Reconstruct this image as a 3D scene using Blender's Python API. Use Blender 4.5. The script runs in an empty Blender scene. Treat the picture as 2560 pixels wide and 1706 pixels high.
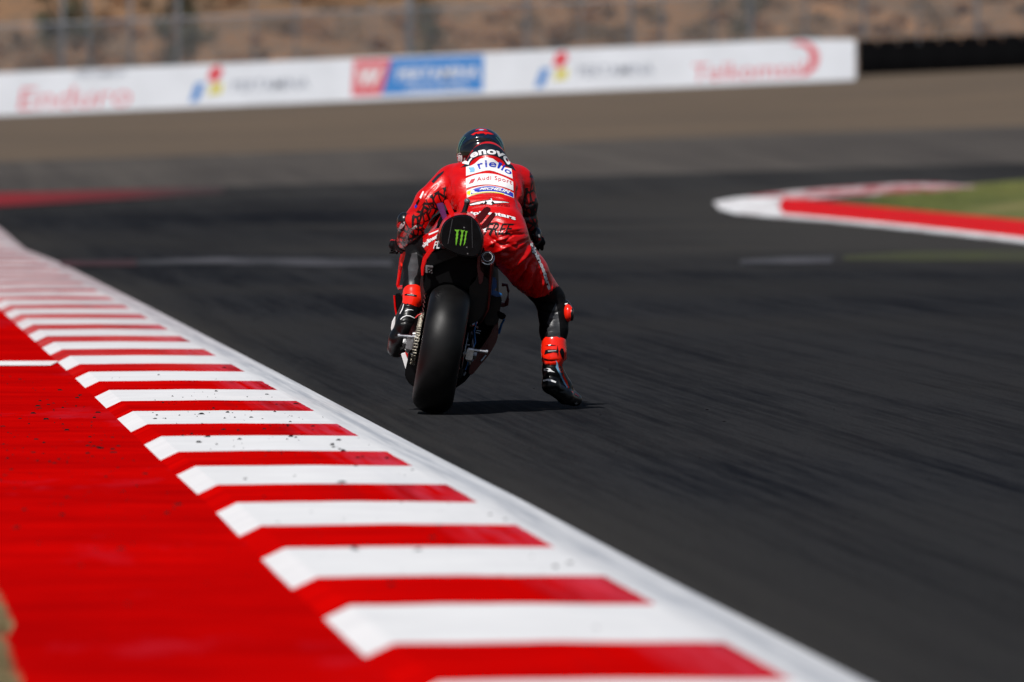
import bpy, bmesh, math, random
import numpy as np
from mathutils import Vector, Matrix
from mathutils.bvhtree import BVHTree
random.seed(7); rng = np.random.RandomState(11)
R = math.radians
SC = bpy.context.scene
COL = SC.collection

# ------------------------------------------------------------------ camera, light, exposure
FPX = 21333.0            # 300 mm on a 36 mm sensor, in pixels of the 2560 px wide photograph
CAMH = 1.463             # camera height above the track
YH = 326.0               # row of the horizon
cam_d = bpy.data.cameras.new('camera'); cam = bpy.data.objects.new('camera', cam_d); COL.objects.link(cam)
cam_d.lens = 300; cam_d.sensor_width = 36; cam_d.clip_start = 1; cam_d.clip_end = 6000
cam.location = (0, 0, CAMH)
cam.rotation_euler = (R(90) - math.atan((853 - YH) / FPX), 0, 0)
cam_d.dof.use_dof = True; cam_d.dof.focus_distance = 44.35; cam_d.dof.aperture_fstop = 3.6; cam_d.dof.aperture_blades = 9
SC.camera = cam

SUN_DIR = Vector((-0.33, -0.68, 1.0)).normalized()
elev = math.asin(SUN_DIR.z); azim = math.atan2(SUN_DIR.x, SUN_DIR.y)
w = bpy.data.worlds.new('World'); SC.world = w; w.use_nodes = True
nt = w.node_tree; bg = nt.nodes['Background']
sky = nt.nodes.new('ShaderNodeTexSky'); sky.sky_type = 'NISHITA'; sky.sun_disc = False
sky.sun_elevation = elev; sky.sun_rotation = azim
nt.links.new(sky.outputs[0], bg.inputs[0]); bg.inputs[1].default_value = 0.05
sd = bpy.data.lights.new('sun', 'SUN'); sd.energy = 4.2; sd.angle = R(0.5); sd.color = (1, 0.972, 0.935)
so = bpy.data.objects.new('sun', sd); COL.objects.link(so)
so.rotation_euler = SUN_DIR.to_track_quat('Z', 'Y').to_euler(); so.location = (-10, 30, 30)
vs = SC.view_settings
SC.display_settings.display_device = 'sRGB'
vs.view_transform = 'Standard'; vs.look = 'None'; vs.gamma = 1; vs.use_curve_mapping = False; vs.exposure = 0.0
try:
    SC.cycles.use_denoising = True; SC.cycles.max_bounces = 6
except Exception: pass

# ------------------------------------------------------------------ helpers
def tag(o, label=None, cat=None, group=None, kind=None):
    if label: o['label'] = label
    if cat: o['category'] = cat
    if group: o['group'] = group
    if kind: o['kind'] = kind
    return o

def empty(name, loc=(0, 0, 0)):
    o = bpy.data.objects.new(name, None); COL.objects.link(o); o.location = loc; o.empty_display_size = .2
    return o

def mesh_obj(name, verts, faces, mats, midx=None, parent=None, smooth=False, loc=None, uvs=None):
    me = bpy.data.meshes.new(name)
    me.from_pydata([tuple(map(float, v)) for v in verts], [], [tuple(map(int, f)) for f in faces])
    if not isinstance(mats, (list, tuple)): mats = [mats]
    for m in mats: me.materials.append(m)
    if midx is not None: me.polygons.foreach_set('material_index', np.asarray(midx, dtype=np.int32))
    if uvs is not None:
        lay = me.uv_layers.new(name='UVMap')
        li = np.empty(len(me.loops), dtype=np.int32); me.loops.foreach_get('vertex_index', li)
        lay.data.foreach_set('uv', np.asarray(uvs, dtype=np.float32)[li].ravel())
    if smooth: me.polygons.foreach_set('use_smooth', np.ones(len(me.polygons), dtype=bool))
    me.update()
    o = bpy.data.objects.new(name, me); COL.objects.link(o)
    if parent is not None: o.parent = parent
    if loc is not None: o.location = loc
    return o

class NT:
    def __init__(s, name):
        s.m = bpy.data.materials.new(name); s.m.use_nodes = True; s.t = s.m.node_tree
        s.b = s.t.nodes['Principled BSDF']
    def n(s, typ, **kw):
        nd = s.t.nodes.new('ShaderNode' + typ)
        for k, v in kw.items():
            if k in nd.inputs: nd.inputs[k].default_value = v
            else: setattr(nd, k, v)
        return nd
    def l(s, a, b): s.t.links.new(a, b)
    def math(s, op, a, b=None, clamp=False):
        nd = s.t.nodes.new('ShaderNodeMath'); nd.operation = op; nd.use_clamp = clamp
        for i, v in enumerate((a, b)):
            if v is None: continue
            if isinstance(v, (int, float)): nd.inputs[i].default_value = v
            else: s.l(v, nd.inputs[i])
        return nd.outputs[0]
    def ramp(s, fac, stops, interp='LINEAR'):
        nd = s.t.nodes.new('ShaderNodeValToRGB'); nd.color_ramp.interpolation = interp
        e = nd.color_ramp.elements
        while len(e) < len(stops): e.new(0.5)
        for i, (p, c) in enumerate(stops):
            e[i].position = p
            e[i].color = (c, c, c, 1) if isinstance(c, (int, float)) else (*c, 1)
        s.l(fac, nd.inputs[0]); return nd.outputs[0]
    def mix(s, fac, a, b, mode='MIX'):
        nd = s.t.nodes.new('ShaderNodeMix'); nd.data_type = 'RGBA'; nd.blend_type = mode
        for i, v in ((0, fac), (6, a), (7, b)):
            if isinstance(v, (int, float)): nd.inputs[i].default_value = v if i == 0 else (v, v, v, 1)
            elif isinstance(v, tuple): nd.inputs[i].default_value = (*v, 1)
            else: s.l(v, nd.inputs[i])
        return nd.outputs[2]
    def noise(s, vec, scale, detail=3, rough=.5, sc=None, loc=None, rot=None):
        if sc is not None or loc is not None or rot is not None:
            if rot:
                m0 = s.n('Mapping'); s.l(vec, m0.inputs[0]); m0.inputs['Rotation'].default_value = rot; vec = m0.outputs[0]
            mp = s.n('Mapping'); s.l(vec, mp.inputs[0])
            if sc: mp.inputs['Scale'].default_value = sc
            if loc: mp.inputs['Location'].default_value = loc
            vec = mp.outputs[0]
        nd = s.n('TexNoise'); s.l(vec, nd.inputs['Vector'])
        nd.inputs['Scale'].default_value = scale; nd.inputs['Detail'].default_value = detail; nd.inputs['Roughness'].default_value = rough
        return nd.outputs[0]
    def bump(s, h, strength=.3, dist=.002):
        nd = s.n('Bump'); nd.inputs['Strength'].default_value = strength; nd.inputs['Distance'].default_value = dist
        s.l(h, nd.inputs['Height']); s.l(nd.outputs[0], s.b.inputs['Normal'])

def mat(name, col, rough=.5, metal=0, coat=0, var=.12, nscale=30, bump=0, bdist=.002, bscale=120, coatr=.08, spec=None):
    t = NT(name); co = t.n('TexCoord').outputs['Object']
    n = t.noise(co, nscale, 3)
    c = t.ramp(n, [(0.3, tuple(x * (1 - var) for x in col)), (0.7, tuple(min(1, x * (1 + var)) for x in col))])
    t.l(c, t.b.inputs['Base Color'])
    t.l(t.ramp(n, [(0.3, max(0, rough - .06)), (0.7, min(1, rough + .06))]), t.b.inputs['Roughness'])
    t.b.inputs['Metallic'].default_value = metal
    t.b.inputs['Coat Weight'].default_value = coat; t.b.inputs['Coat Roughness'].default_value = coatr
    if spec is not None: t.b.inputs['Specular IOR Level'].default_value = spec
    if bump: t.bump(t.noise(co, bscale, 4, .6), bump, bdist)
    return t.m

# ------------------------------------------------------------------ ground materials
def asphalt_mat(name, dark, light, warm=None, streak=1.0):
    t = NT(name); geo = t.n('NewGeometry').outputs['Position']
    rot = (0, 0, R(-4.6))
    grain = t.noise(geo, 55, 2, .7)
    st1 = t.noise(geo, 1.0, 3, .6, sc=(3.2, .05, 1), rot=rot)
    st2 = t.noise(geo, 1.0, 3, .55, sc=(.55, .012, 1), loc=(3, 7, 0), rot=rot)
    st3 = t.noise(geo, 1.0, 4, .7, sc=(14, .12, 1), loc=(1, 2, 0), rot=rot)
    big = t.noise(geo, .06, 2)
    st4 = t.noise(geo, 1.0, 3, .7, sc=(24, .9, 1), loc=(5, 2, 0), rot=rot)
    st5 = t.noise(geo, 1.0, 4, .65, sc=(7, .05, 1), loc=(9, 4, 0), rot=rot)
    s = t.math('ADD', t.math('MULTIPLY', st1, .45), t.math('MULTIPLY', st2, .55))
    s = t.math('ADD', s, t.math('MULTIPLY', t.math('SUBTRACT', st3, .5), .7 * streak))
    s = t.math('ADD', s, t.math('MULTIPLY', t.math('SUBTRACT', big, .5), .35))
    s = t.math('ADD', s, t.math('MULTIPLY', t.math('SUBTRACT', st4, .5), .42 * streak))
    s = t.math('ADD', s, t.math('MULTIPLY', t.ramp(st5, [(.34, -.0), (.42, .5)]), .16 * streak))
    s = t.math('SUBTRACT', s, .06 * streak)
    base = t.ramp(s, [(.36, dark), (.60, light)])
    if warm:
        base = t.mix(t.ramp(big, [(.45, 0.0), (.62, .6)]), base, warm)
        sp = t.n('SeparateXYZ'); t.l(geo, sp.inputs[0]); px, py = sp.outputs[0], sp.outputs[1]
        # mirage paleness painted into the far tarmac, rubber-free dusty strip beside the kerb
        wob = t.math('MULTIPLY', t.math('SUBTRACT', t.noise(geo, .12, 3), .5), 1.0)
        fy = t.ramp(t.math('ADD', t.math('MULTIPLY', py, .01), t.math('MULTIPLY', wob, .10)), [(.86, 0.0), (.97, 1.0)])
        fx = t.ramp(t.math('ADD', t.math('ADD', t.math('MULTIPLY', px, .06), .4), wob), [(.18, .0), (.75, 1.0)])
        base = t.mix(t.math('MULTIPLY', t.math('MULTIPLY', fy, fx), .75), base, (.050, .047, .044))
        ku = t.math('SUBTRACT', px, t.math('SUBTRACT', 2.775, t.math('MULTIPLY', py, .0825)))
        kf = t.math('MULTIPLY', t.ramp(ku, [(.0, .75), (.35, .35), (.8, .0)]), t.ramp(st1, [(.35, .3), (.6, 1.0)]))
        base = t.mix(kf, base, (.038, .0355, .033))
    g = t.ramp(grain, [(.33, .66), (.55, 1.0), (.78, 1.5)])
    c = t.mix(1.0, base, g, 'MULTIPLY')
    t.l(c, t.b.inputs['Base Color']); t.b.inputs['Roughness'].default_value = .95
    t.b.inputs['Specular IOR Level'].default_value = .03
    t.bump(grain, .5, .004)
    return t.m
M = {}
M['track'] = asphalt_mat('track asphalt', (.0070, .0078, .0105), (.0232, .0238, .0262), warm=(.0265, .0252, .0245))
M['runoff'] = asphalt_mat('runoff asphalt', (.062, .056, .053), (.092, .082, .074), streak=.3)
M['darkrun'] = asphalt_mat('dark asphalt band', (.022, .022, .023), (.038, .037, .037), streak=.3)

def earth_mat(name, stops, scale, sc=None, bump=.5):
    t = NT(name); geo = t.n('NewGeometry').outputs['Position']
    n1 = t.noise(geo, scale, 5, .62, sc=sc); n2 = t.noise(geo, scale * 9, 3, .6)
    s = t.math('ADD', t.math('MULTIPLY', n1, .75), t.math('MULTIPLY', n2, .25))
    t.l(t.ramp(s, stops), t.b.inputs['Base Color']); t.b.inputs['Roughness'].default_value = .95
    t.bump(n2, bump, .03); return t.m
M['gravel'] = earth_mat('brown gravel', [(.35, (.072, .051, .033)), (.65, (.130, .088, .052))], .35, sc=(.3, 1.2, 1))
M['earth'] = earth_mat('dry earth', [(.3, (.14, .10, .07)), (.7, (.26, .18, .12))], .3)
M['hill'] = earth_mat('dry hillside', [(.36, (.07, .052, .038)), (.44, (.24, .125, .058)), (.53, (.12, .084, .055)), (.62, (.34, .17, .075))], .22)
M['drygrass'] = earth_mat('dry grass', [(.35, (.09, .075, .035)), (.65, (.22, .17, .09))], 6)
M['grass'] = earth_mat('green grass', [(.40, (.035, .045, .008)), (.5, (.085, .10, .012)), (.60, (.17, .145, .045))], .25, sc=(1, .4, 1))

def paint_red():
    t = NT('red track paint'); geo = t.n('NewGeometry').outputs['Position']
    s1 = t.noise(geo, 1, 5, .7, sc=(1.6, 2.4, 1)); s2 = t.noise(geo, 1, 4, .65, sc=(.35, .55, 1), loc=(4, 1, 0))
    s = t.math('ADD', t.math('MULTIPLY', s1, .45), t.math('MULTIPLY', s2, .55))
    c = t.ramp(s, [(.36, (.33, .0006, .0012)), (.52, (.46, .001, .001)), (.66, (.60, .0015, .001))])
    spk = t.noise(geo, 9, 4, .7, sc=(1, .45, 1))
    c = t.mix(t.ramp(spk, [(.66, 0.0), (.74, .55)]), c, (.20, .001, .002))
    dst = t.noise(geo, 1, 5, .7, sc=(.9, .22, 1), loc=(7, 3, 0))
    c = t.mix(t.ramp(dst, [(.56, 0.0), (.70, .30)]), c, (.40, .03, .06))
    c = t.mix(t.ramp(t.noise(geo, 70, 3, .75), [(.5, 0.0), (.75, .5)]), c, (.22, .001, .002))
    t.l(c, t.b.inputs['Base Color']); t.b.inputs['Roughness'].default_value = .9
    t.b.inputs['Specular IOR Level'].default_value = 0
    t.bump(t.noise(geo, 60, 3, .6), .5, .004); return t.m
M['red'] = paint_red()

PITCH, W0, W1 = 3.53, 23.62, 25.50
def kerb_mat():
    """u (m from the track edge, leftwards) and s (m along) come from the UV map"""
    t = NT('kerb paint'); uv = t.n('TexCoord').outputs['UV']; geo = t.n('NewGeometry').outputs['Position']
    sep = t.n('SeparateXYZ'); t.l(uv, sep.inputs[0]); u, s = sep.outputs[0], sep.outputs[1]
    rag = t.math('MULTIPLY', t.math('SUBTRACT', t.noise(geo, 2.2, 4, .6), .5), .16)
    ss = t.math('ADD', t.math('ADD', s, rag), t.math('MULTIPLY', u, .10))
    ph = t.math('FLOORED_MODULO', t.math('SUBTRACT', ss, W0 + .10), PITCH)
    white1 = t.math('LESS_THAN', ph, W1 - W0)
    ur = t.math('ADD', u, t.math('MULTIPLY', t.math('SUBTRACT', t.noise(geo, 9, 4, .7), .5), .03))
    border = t.math('LESS_THAN', ur, .235)
    isw = t.math('MAXIMUM', white1, border)
    # paint tones
    al = t.noise(uv, 1, 4, .65, sc=(22, .35, 1))           # streaks along the kerb
    dirt = t.noise(uv, 1, 4, .6, sc=(5, .22, 1), loc=(3, 5, 0))
    wcol = t.ramp(t.noise(geo, 3, 4), [(.3, (.66, .66, .67)), (.7, (.73, .73, .735))])
    # rubber greying on the border's outer slope
    g1 = t.ramp(u, [(.0, .75), (.04, .45), (.08, 1.0), (.14, .85), (.20, .40), (.26, .14), (.6, .0)])
    g1 = t.math('MULTIPLY', g1, t.ramp(al, [(.35, .35), (.6, 1.0)]))
    wcol = t.mix(g1, wcol, (.34, .36, .40))
    sw = t.math('MULTIPLY', t.ramp(dirt, [(.5, 0.0), (.68, .35)]), t.ramp(u, [(.2, 1.0), (.75, .0)]))
    wcol = t.mix(sw, wcol, (.52, .54, .58))
    rcol = t.ramp(t.noise(geo, 1, 4, .6, sc=(1.2, 4, 1)), [(.35, (.38, .0008, .0012)), (.65, (.58, .0015, .001))])
    pink = t.math('MULTIPLY', t.ramp(u, [(.22, .85), (.40, .55), (.55, .0)]), t.ramp(al, [(.38, .0), (.6, .9)]))
    rcol = t.mix(pink, rcol, (.50, .06, .10))
    rsm = t.math('MULTIPLY', t.ramp(dirt, [(.52, 0.0), (.62, .6)]), t.ramp(u, [(.25, 1.0), (.95, .0)]))
    rcol = t.mix(rsm, rcol, (.20, .004, .006))
    col = t.mix(isw, rcol, wcol)
    # far end of the kerb: mirage fading painted into its colours
    far = t.ramp(t.math('MULTIPLY', s, .01), [(.50, .0), (.68, .45), (.80, .80), (1.0, .92)])
    wn = t.ramp(t.noise(uv, 1, 4, .6, sc=(.6, 1.6, 1)), [(.35, .75), (.7, 1.0)])
    fc = t.ramp(t.noise(uv, 1, 4, .65, sc=(1.2, .9, 1)), [(.35, (.17, .10, .115)), (.5, (.36, .25, .26)), (.66, (.60, .55, .55))])
    col = t.mix(t.math('MULTIPLY', far, wn), col, fc)
    t.l(col, t.b.inputs['Base Color']); t.b.inputs['Roughness'].default_value = .9
    t.b.inputs['Specular IOR Level'].default_value = 0
    t.bump(t.noise(geo, 55, 3, .6), .4, .003); return t.m
M['kerb'] = kerb_mat()

def worn(name, col, under, th=.5, sc=(2, 2, 1)):  # patchy blend for worn paint and for the painted mirage strips
    t = NT(name); geo = t.n('NewGeometry').outputs['Position']
    n = t.noise(geo, 1, 5, .7, sc=sc)
    t.l(t.mix(t.ramp(n, [(th - .12, 0.0), (th + .12, 1.0)]), under, col), t.b.inputs['Base Color'])
    t.b.inputs['Roughness'].default_value = .8; t.b.inputs['Specular IOR Level'].default_value = .1; return t.m

# ------------------------------------------------------------------ terrain
def gp(px, py, z=0.0):
    """ground point seen at a pixel of the photograph (flat part of the track)"""
    D = FPX * (CAMH - z) / (py - YH); return (px - 1280) * D / FPX, D

KN = [(-60, 0, 0), (150, 0, 0), (165, 522, 455), (180, 484, 408), (215, 405, 315), (290, 291, 184)]
def knot_z(D, y): return 0.0 if y == 0 else CAMH - (y - YH) * D / FPX
ZK = []
for D, yl, yr in KN:
    if yl == 0: ZK.append((D, 0.0, 0.0))
    else:
        zl, zr = knot_z(D, yl), knot_z(D, yr); ZK.append((D, (zl + zr) / 2, (zr - zl) / (2560 * D / FPX)))
ZK += [(300, ZK[-1][1] + .3, ZK[-1][2]), (318, ZK[-1][1] + 1.0, ZK[-1][2]), (460, ZK[-1][1] + 34, ZK[-1][2]), (700, ZK[-1][1] + 60, 0)]
KD = np.array([k[0] for k in ZK]); K0 = np.array([k[1] for k in ZK]); K1 = np.array([k[2] for k in ZK])
def tz(x, y):
    xx = np.clip(x, -45, 45)
    return np.interp(y, KD, K0) + np.interp(y, KD, K1) * xx
def sheet(name, ys, xs, m, dz=0.0, noise=0.0):
    X, Y = np.meshgrid(xs, ys); Z = tz(X, Y) + dz
    if noise: Z = Z + noise * (np.sin(X * .23 + Y * .11) * np.cos(Y * .17 - X * .07) + .5 * np.sin(X * .71 + 1) * np.sin(Y * .53))
    nx, ny = len(xs), len(ys)
    v = np.stack([X, Y, Z], -1).reshape(-1, 3)
    f = [(j * nx + i, j * nx + i + 1, (j + 1) * nx + i + 1, (j + 1) * nx + i) for j in range(ny - 1) for i in range(nx - 1)]
    o = mesh_obj(name, v, f, m, smooth=True); o['kind'] = 'structure'; return o
xs = np.concatenate([[-400, -150, -80], np.arange(-45, 46, 5.0), [80, 150, 400]])
sheet('track', [-60, 0, 30, 60, 90, 120, 150, 157, 165], xs, M['track'])
sheet('track_edge_band', [165, 172, 180], xs, M['darkrun'])
sheet('asphalt_runoff', [180, 195, 215], xs, M['runoff'])
sheet('gravel_runoff', [215, 240, 265, 290, 300], xs, M['gravel'])
sheet('hillside', np.concatenate([np.arange(300, 470, 6.0), [520, 600, 700]]), np.concatenate([[-400, -250, -150, -80], np.arange(-60, 61, 5.0), [80, 150, 250, 400]]), M['hill'], noise=.35)
o = mesh_obj('ground', [(-4000, -2000, -1), (4000, -2000, -1), (4000, 4000, -1), (-4000, 4000, -1)], [(0, 1, 2, 3)], M['earth']); o['kind'] = 'structure'

# the kerb on the left of the track
EDGE = [(-20, 4.45), (22.6, .918), (28.08, .461), (33.6, .028), (37.95, -.335), (44.59, -.875), (50.06, -1.32), (60.7, -2.20), (71.3, -3.08), (84, -4.15), (94.3, -5.02), (104.8, -6.0), (115, -6.75), (126.6, -7.6), (140, -8.7), (150, -9.6)]
ED = np.array([e[0] for e in EDGE]); EX = np.array([e[1] for e in EDGE])
edge_x = lambda D: np.interp(D, ED, EX)
prof = [(-.02, .002), (.0, .006), (.10, .022), (.24, .040), (.70, .045), (1.16, .042), (1.24, .004)]
ys = np.concatenate([np.arange(6, 150, .5)])
v = []; uv = []
for y in ys:
    for u_, z_ in prof:
        v.append((edge_x(y) - u_ * 1.0, y, z_)); uv.append((u_, y))
n = len(prof); f = []
for j in range(len(ys) - 1):
    for i in range(n - 1): f.append((j * n + i + 1, j * n + i, (j + 1) * n + i, (j + 1) * n + i + 1))
kerb = mesh_obj('kerb', v, f, M['kerb'], uvs=uv); kerb['kind'] = 'structure'

# red painted area left of it
RL = [(-10, -2.5), (18, -1.0), (22.6, -1.32), (23.5, -1.40), (24.4, -1.47), (25.0, -1.475), (25.6, -1.53), (26.5, -1.61), (28.4, -1.76), (30, -2.1), (34, -3.6), (40, -6), (60, -12), (110, -25), (150, -40)]
RLd = np.array([a[0] for a in RL]); RLx = np.array([a[1] for a in RL])
ys = np.concatenate([np.arange(-10, 20, 2.0), np.arange(20, 34, .12), np.arange(34, 151, 2)])
v = []
for y in ys:
    xl = np.interp(y, RLd, RLx) + (.018 * math.sin(y * 7.1) + .02 * math.sin(y * 17 + 1) if 20 < y < 34 else 0)
    v += [(xl, y, .004), (edge_x(y) - 1.22, y, .004)]
f = [(2 * i, 2 * i + 1, 2 * i + 3, 2 * i + 2) for i in range(len(ys) - 1)]
o = mesh_obj('painted_runoff', v, f, M['red']); o['kind'] = 'structure'
# dry verge left of the red paint
v = []
for y in ys:
    v += [(-60, y, .002), (np.interp(y, RLd, RLx) + .1, y, .002)]
o = mesh_obj('verge', v, f, M['drygrass']); o['kind'] = 'structure'
# tufts of dry grass on the verge edge
tv = []; tf = []
def tuft(x, y, z, h, n_, spread, store):
    tv, tf = store
    for _ in range(n_):
        a = random.uniform(0, 6.28); b = random.uniform(0, spread); x0 = x + b * math.cos(a); y0 = y + b * math.sin(a)
        hh = h * random.uniform(.5, 1.1); lx = random.uniform(-.6, .6) * hh; ly = random.uniform(-.6, .6) * hh; w_ = random.uniform(.003, .006)
        k = len(tv)
        tv.extend([(x0 - w_, y0, z), (x0 + w_, y0, z), (x0 + lx, y0 + ly, z + hh)]); tf.append((k, k + 1, k + 2))
for _ in range(900):
    y = random.uniform(20, 27.8); tuft(np.interp(y, RLd, RLx) - abs(random.gauss(0, .10)) - .01, y, 0, .035, 9, .03, (tv, tf))
g = mesh_obj('dry_grass', tv, tf, mat('dry grass blades', (.20, .16, .075), .8, var=.4, nscale=8))
tag(g, 'dry brown grass growing at the edge of the red paint in the bottom corner', 'grass', kind='stuff')
# white line across the red paint
ty = 60.3
yA = gp(0, 918)[1]; xr = edge_x(gp(160, 905)[1]) - 1.22
v = [(-14, yA - .9, .008), (xr, yA + .1, .008), (xr, yA + 1.1, .008), (-14, yA + .25, .008)]
M['whiteline'] = worn('white line paint', (.80, .80, .80), (.6, .45, .45), .38)
o = mesh_obj('painted_line', v, [(0, 1, 2, 3)], M['whiteline']); o['kind'] = 'structure'

# rubber marbles on the kerb and the red paint
tv = []; tf = []
def lump(x, y, z, r):
    k = len(tv); a0 = random.uniform(0, 3)
    e = random.uniform(1.0, 2.6)
    for i in range(5):
        a = a0 + i * 1.2566; rr = r * random.uniform(.6, 1.1); tv.append((x + rr * math.cos(a) * e, y + rr * math.sin(a), z - .001))
    for i in range(5):
        a = a0 + i * 1.2566; rr = r * .5 * random.uniform(.6, 1.1); tv.append((x + rr * math.cos(a) * e, y + rr * math.sin(a), z + r * random.uniform(.4, .8)))
    for i in range(5): tf.append((k + i, k + (i + 1) % 5, k + 5 + (i + 1) % 5, k + 5 + i))
    tf.append(tuple(k + 5 + i for i in range(5)))
for _ in range(620):
    y = random.choice([random.uniform(26, 50), random.gauss(40, 5)])
    u_ = random.choice([random.uniform(.25, 1.1), random.uniform(1.3, 2.4), random.uniform(1.3, 2.0)])
    lump(edge_x(y) - u_, y, .045 if u_ < 1.15 else .004, random.choice([.002, .0025, .003, .004, .006, .010]) * random.uniform(.6, 1.1))
for _ in range(50):
    y = random.uniform(30, 80); lump(edge_x(y) + abs(random.gauss(1, 3)), y, 0, random.uniform(.003, .006))
M['rubber'] = mat('rubber bits', (.008, .008, .009), .9, spec=.05)
o = mesh_obj('rubber_debris', tv, tf, M['rubber'])
tag(o, 'scattered black crumbs of tyre rubber on the red and white kerb', 'rubber debris', kind='stuff')

# ---- kerbs on the other side, mirage strips on the far track
def strip(name, pts, m, kind='structure', z=.004, sub=6):
    """pts: (x, y) outline on the ground, draped"""
    bm = bmesh.new(); vs_ = [bm.verts.new((x, y, 0)) for x, y in pts]; bm.faces.new(vs_)
    bmesh.ops.triangulate(bm, faces=bm.faces)
    for v_ in bm.verts: v_.co.z = float(tz(v_.co.x, v_.co.y)) + z
    me = bpy.data.meshes.new(name); bm.to_mesh(me); bm.free(); me.materials.append(m)
    for p in me.polygons:
        if p.normal.z < 0: p.flip()
    o = bpy.data.objects.new(name, me); COL.objects.link(o); o['kind'] = kind; return o
def gpt(px, py):
    """ground point on the whole terrain for a pixel"""
    D = np.arange(20, 300, .1); X = (px - 1280) * D / FPX
    row = YH + (CAMH - tz(X, D)) * FPX / D
    k = int(np.argmax(row <= py)) if (row <= py).any() else len(D) - 1
    return float(X[k]), float(D[k])
S = 1.088
PT = lambda lst: [gpt(x * S, y * S) for x, y in lst]
P2 = lambda lst: [gp(x * S, y * S) for x, y in lst]
UA = (.021, .0215, .023)
M['wk'] = worn('worn white kerb paint', (.74, .74, .75), (.35, .28, .28), .42, (1.5, .35, 1))
M['rk'] = mat('red kerb paint', (.60, .002, .003), .6, var=.1, nscale=3, spec=.1)
M['wpk'] = worn('worn pink kerb paint', (.62, .58, .58), (.30, .035, .045), .52, (1.4, .35, 1))
def far_red():
    t = NT('faded red kerb paint'); geo = t.n('NewGeometry').outputs['Position']; sp = t.n('SeparateXYZ'); t.l(geo, sp.inputs[0])
    n = t.noise(geo, 1, 4, .7, sc=(.35, .5, 1))
    f = t.math('ADD', t.math('MULTIPLY', sp.outputs[0], .12), t.math('ADD', t.math('MULTIPLY', n, .5), .98))
    t.l(t.ramp(f, [(.0, (.20, .020, .025)), (.22, (.12, .026, .03)), (.42, (.060, .040, .041)), (.62, (.031, .030, .032))]), t.b.inputs['Base Color']); t.b.inputs['Roughness'].default_value = .9
    t.b.inputs['Specular IOR Level'].default_value = .05; return t.m
M['fr'] = far_red()
M['gl'] = worn('pale mirage strip', (.10, .097, .11), UA, .54, (.8, .5, 1))  # mirage reflections on the far track, painted as pale and red strips
M['gr'] = worn('red mirage strip', (.07, .028, .033), UA, .46, (.8, .5, 1))  # red mirage reflection painted as a flat strip, no worn paint
apex_outer = [(1640, 467), (1652, 482), (1690, 492), (1760, 499), (1900, 510), (2050, 525), (2200, 542), (2353, 560), (2500, 579), (2700, 607)]
apex_mid = [(1800, 494), (1900, 503), (2050, 517), (2200, 533), (2353, 550), (2500, 567), (2700, 592)]
apex_in = [(1838, 462), (1900, 468), (2000, 478), (2150, 492), (2353, 511), (2500, 525), (2700, 545)]
def raised(name, outline, m, h):
    bm = bmesh.new(); pts = PT(outline)
    top = [bm.verts.new((x, y, h + float(tz(x, y)))) for x, y in pts]; bot = [bm.verts.new((x, y, float(tz(x, y)))) for x, y in pts]
    bm.faces.new(top); k = len(pts)
    for i in range(k): bm.faces.new((top[i], top[(i + 1) % k], bot[(i + 1) % k], bot[i]))
    bmesh.ops.triangulate(bm, faces=[f_ for f_ in bm.faces if len(f_.verts) > 4]); bmesh.ops.recalc_face_normals(bm, faces=bm.faces)
    me = bpy.data.meshes.new(name); bm.to_mesh(me); bm.free(); me.materials.append(m)
    o = bpy.data.objects.new(name, me); COL.objects.link(o); o['kind'] = 'structure'; return o
raised('apex_kerb', apex_outer + [(2700, 584)] + apex_mid[::-1][1:] + [(1788, 478), (1800, 455), (1750, 455), (1690, 458)], M['wk'], .02)
raised('apex_kerb_paint', apex_mid + apex_in[::-1] + [(1800, 458), (1790, 478)], M['rk'], .03)
raised('apex_kerb_line', [(1700, 457), (1838, 462), (1960, 452), (2080, 447), (2150, 443), (2250, 432), (2150, 424), (2080, 424), (1900, 435), (1770, 447)], M['wpk'], .02)
strip('grass_infield', PT(apex_in[1:] + [(2700, 400), (2353, 414), (2200, 428), (2100, 445), (1960, 455)]), M['grass'], z=.012)
gstore = ([], [])
for _ in range(1500):
    px = random.uniform(2010, 2500); py = random.uniform(428, 500)
    if py > 470 + (px - 1900) * .078 or py < 448 - (px - 2000) * .06: continue
    x, y = gpt(px * S, py * S); tuft(x, y, float(tz(x, y)), .09, 7, .25, gstore)
o = mesh_obj('infield_grass', gstore[0], gstore[1], mat('green grass blades', (.11, .13, .022), .8, var=.5, nscale=3))
tag(o, 'short green grass inside the red and white apex kerb', 'grass', kind='stuff')
# mirage reflections drawn as flat coloured strips across the track, the far red kerb
strip('mirage_strip', [gp(310, 664), gp(560, 665), gp(980, 667), gp(980, 651), gp(560, 645), gp(310, 652)], M['gl'], z=.008)
strip('mirage_strip_red', [gp(150, 668), gp(340, 668), gp(340, 650), gp(150, 654)], M['gr'], z=.012)
strip('mirage_strip_short', [gp(1850, 664), gp(2080, 660), gp(2085, 640), gp(1990, 642), gp(1850, 652)], M['gl'], z=.008)
strip('far_kerb', [gpt(-60, 523), gpt(120, 513), gpt(400, 497), gpt(560, 488), gpt(560, 470), gpt(400, 474), gpt(120, 484), gpt(-60, 487)], M['fr'], z=.03)

M['gg'] = worn('olive mirage strip', (.055, .062, .022), (.040, .038, .033), .50, (.8, .5, 1))  # green mirage reflection painted as a flat strip on the track
strip('mirage_strip_olive', [gp(2110, 652), gp(2700, 656), gp(2700, 626), gp(2300, 630), gp(2110, 640)], M['gg'], z=.008)

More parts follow.
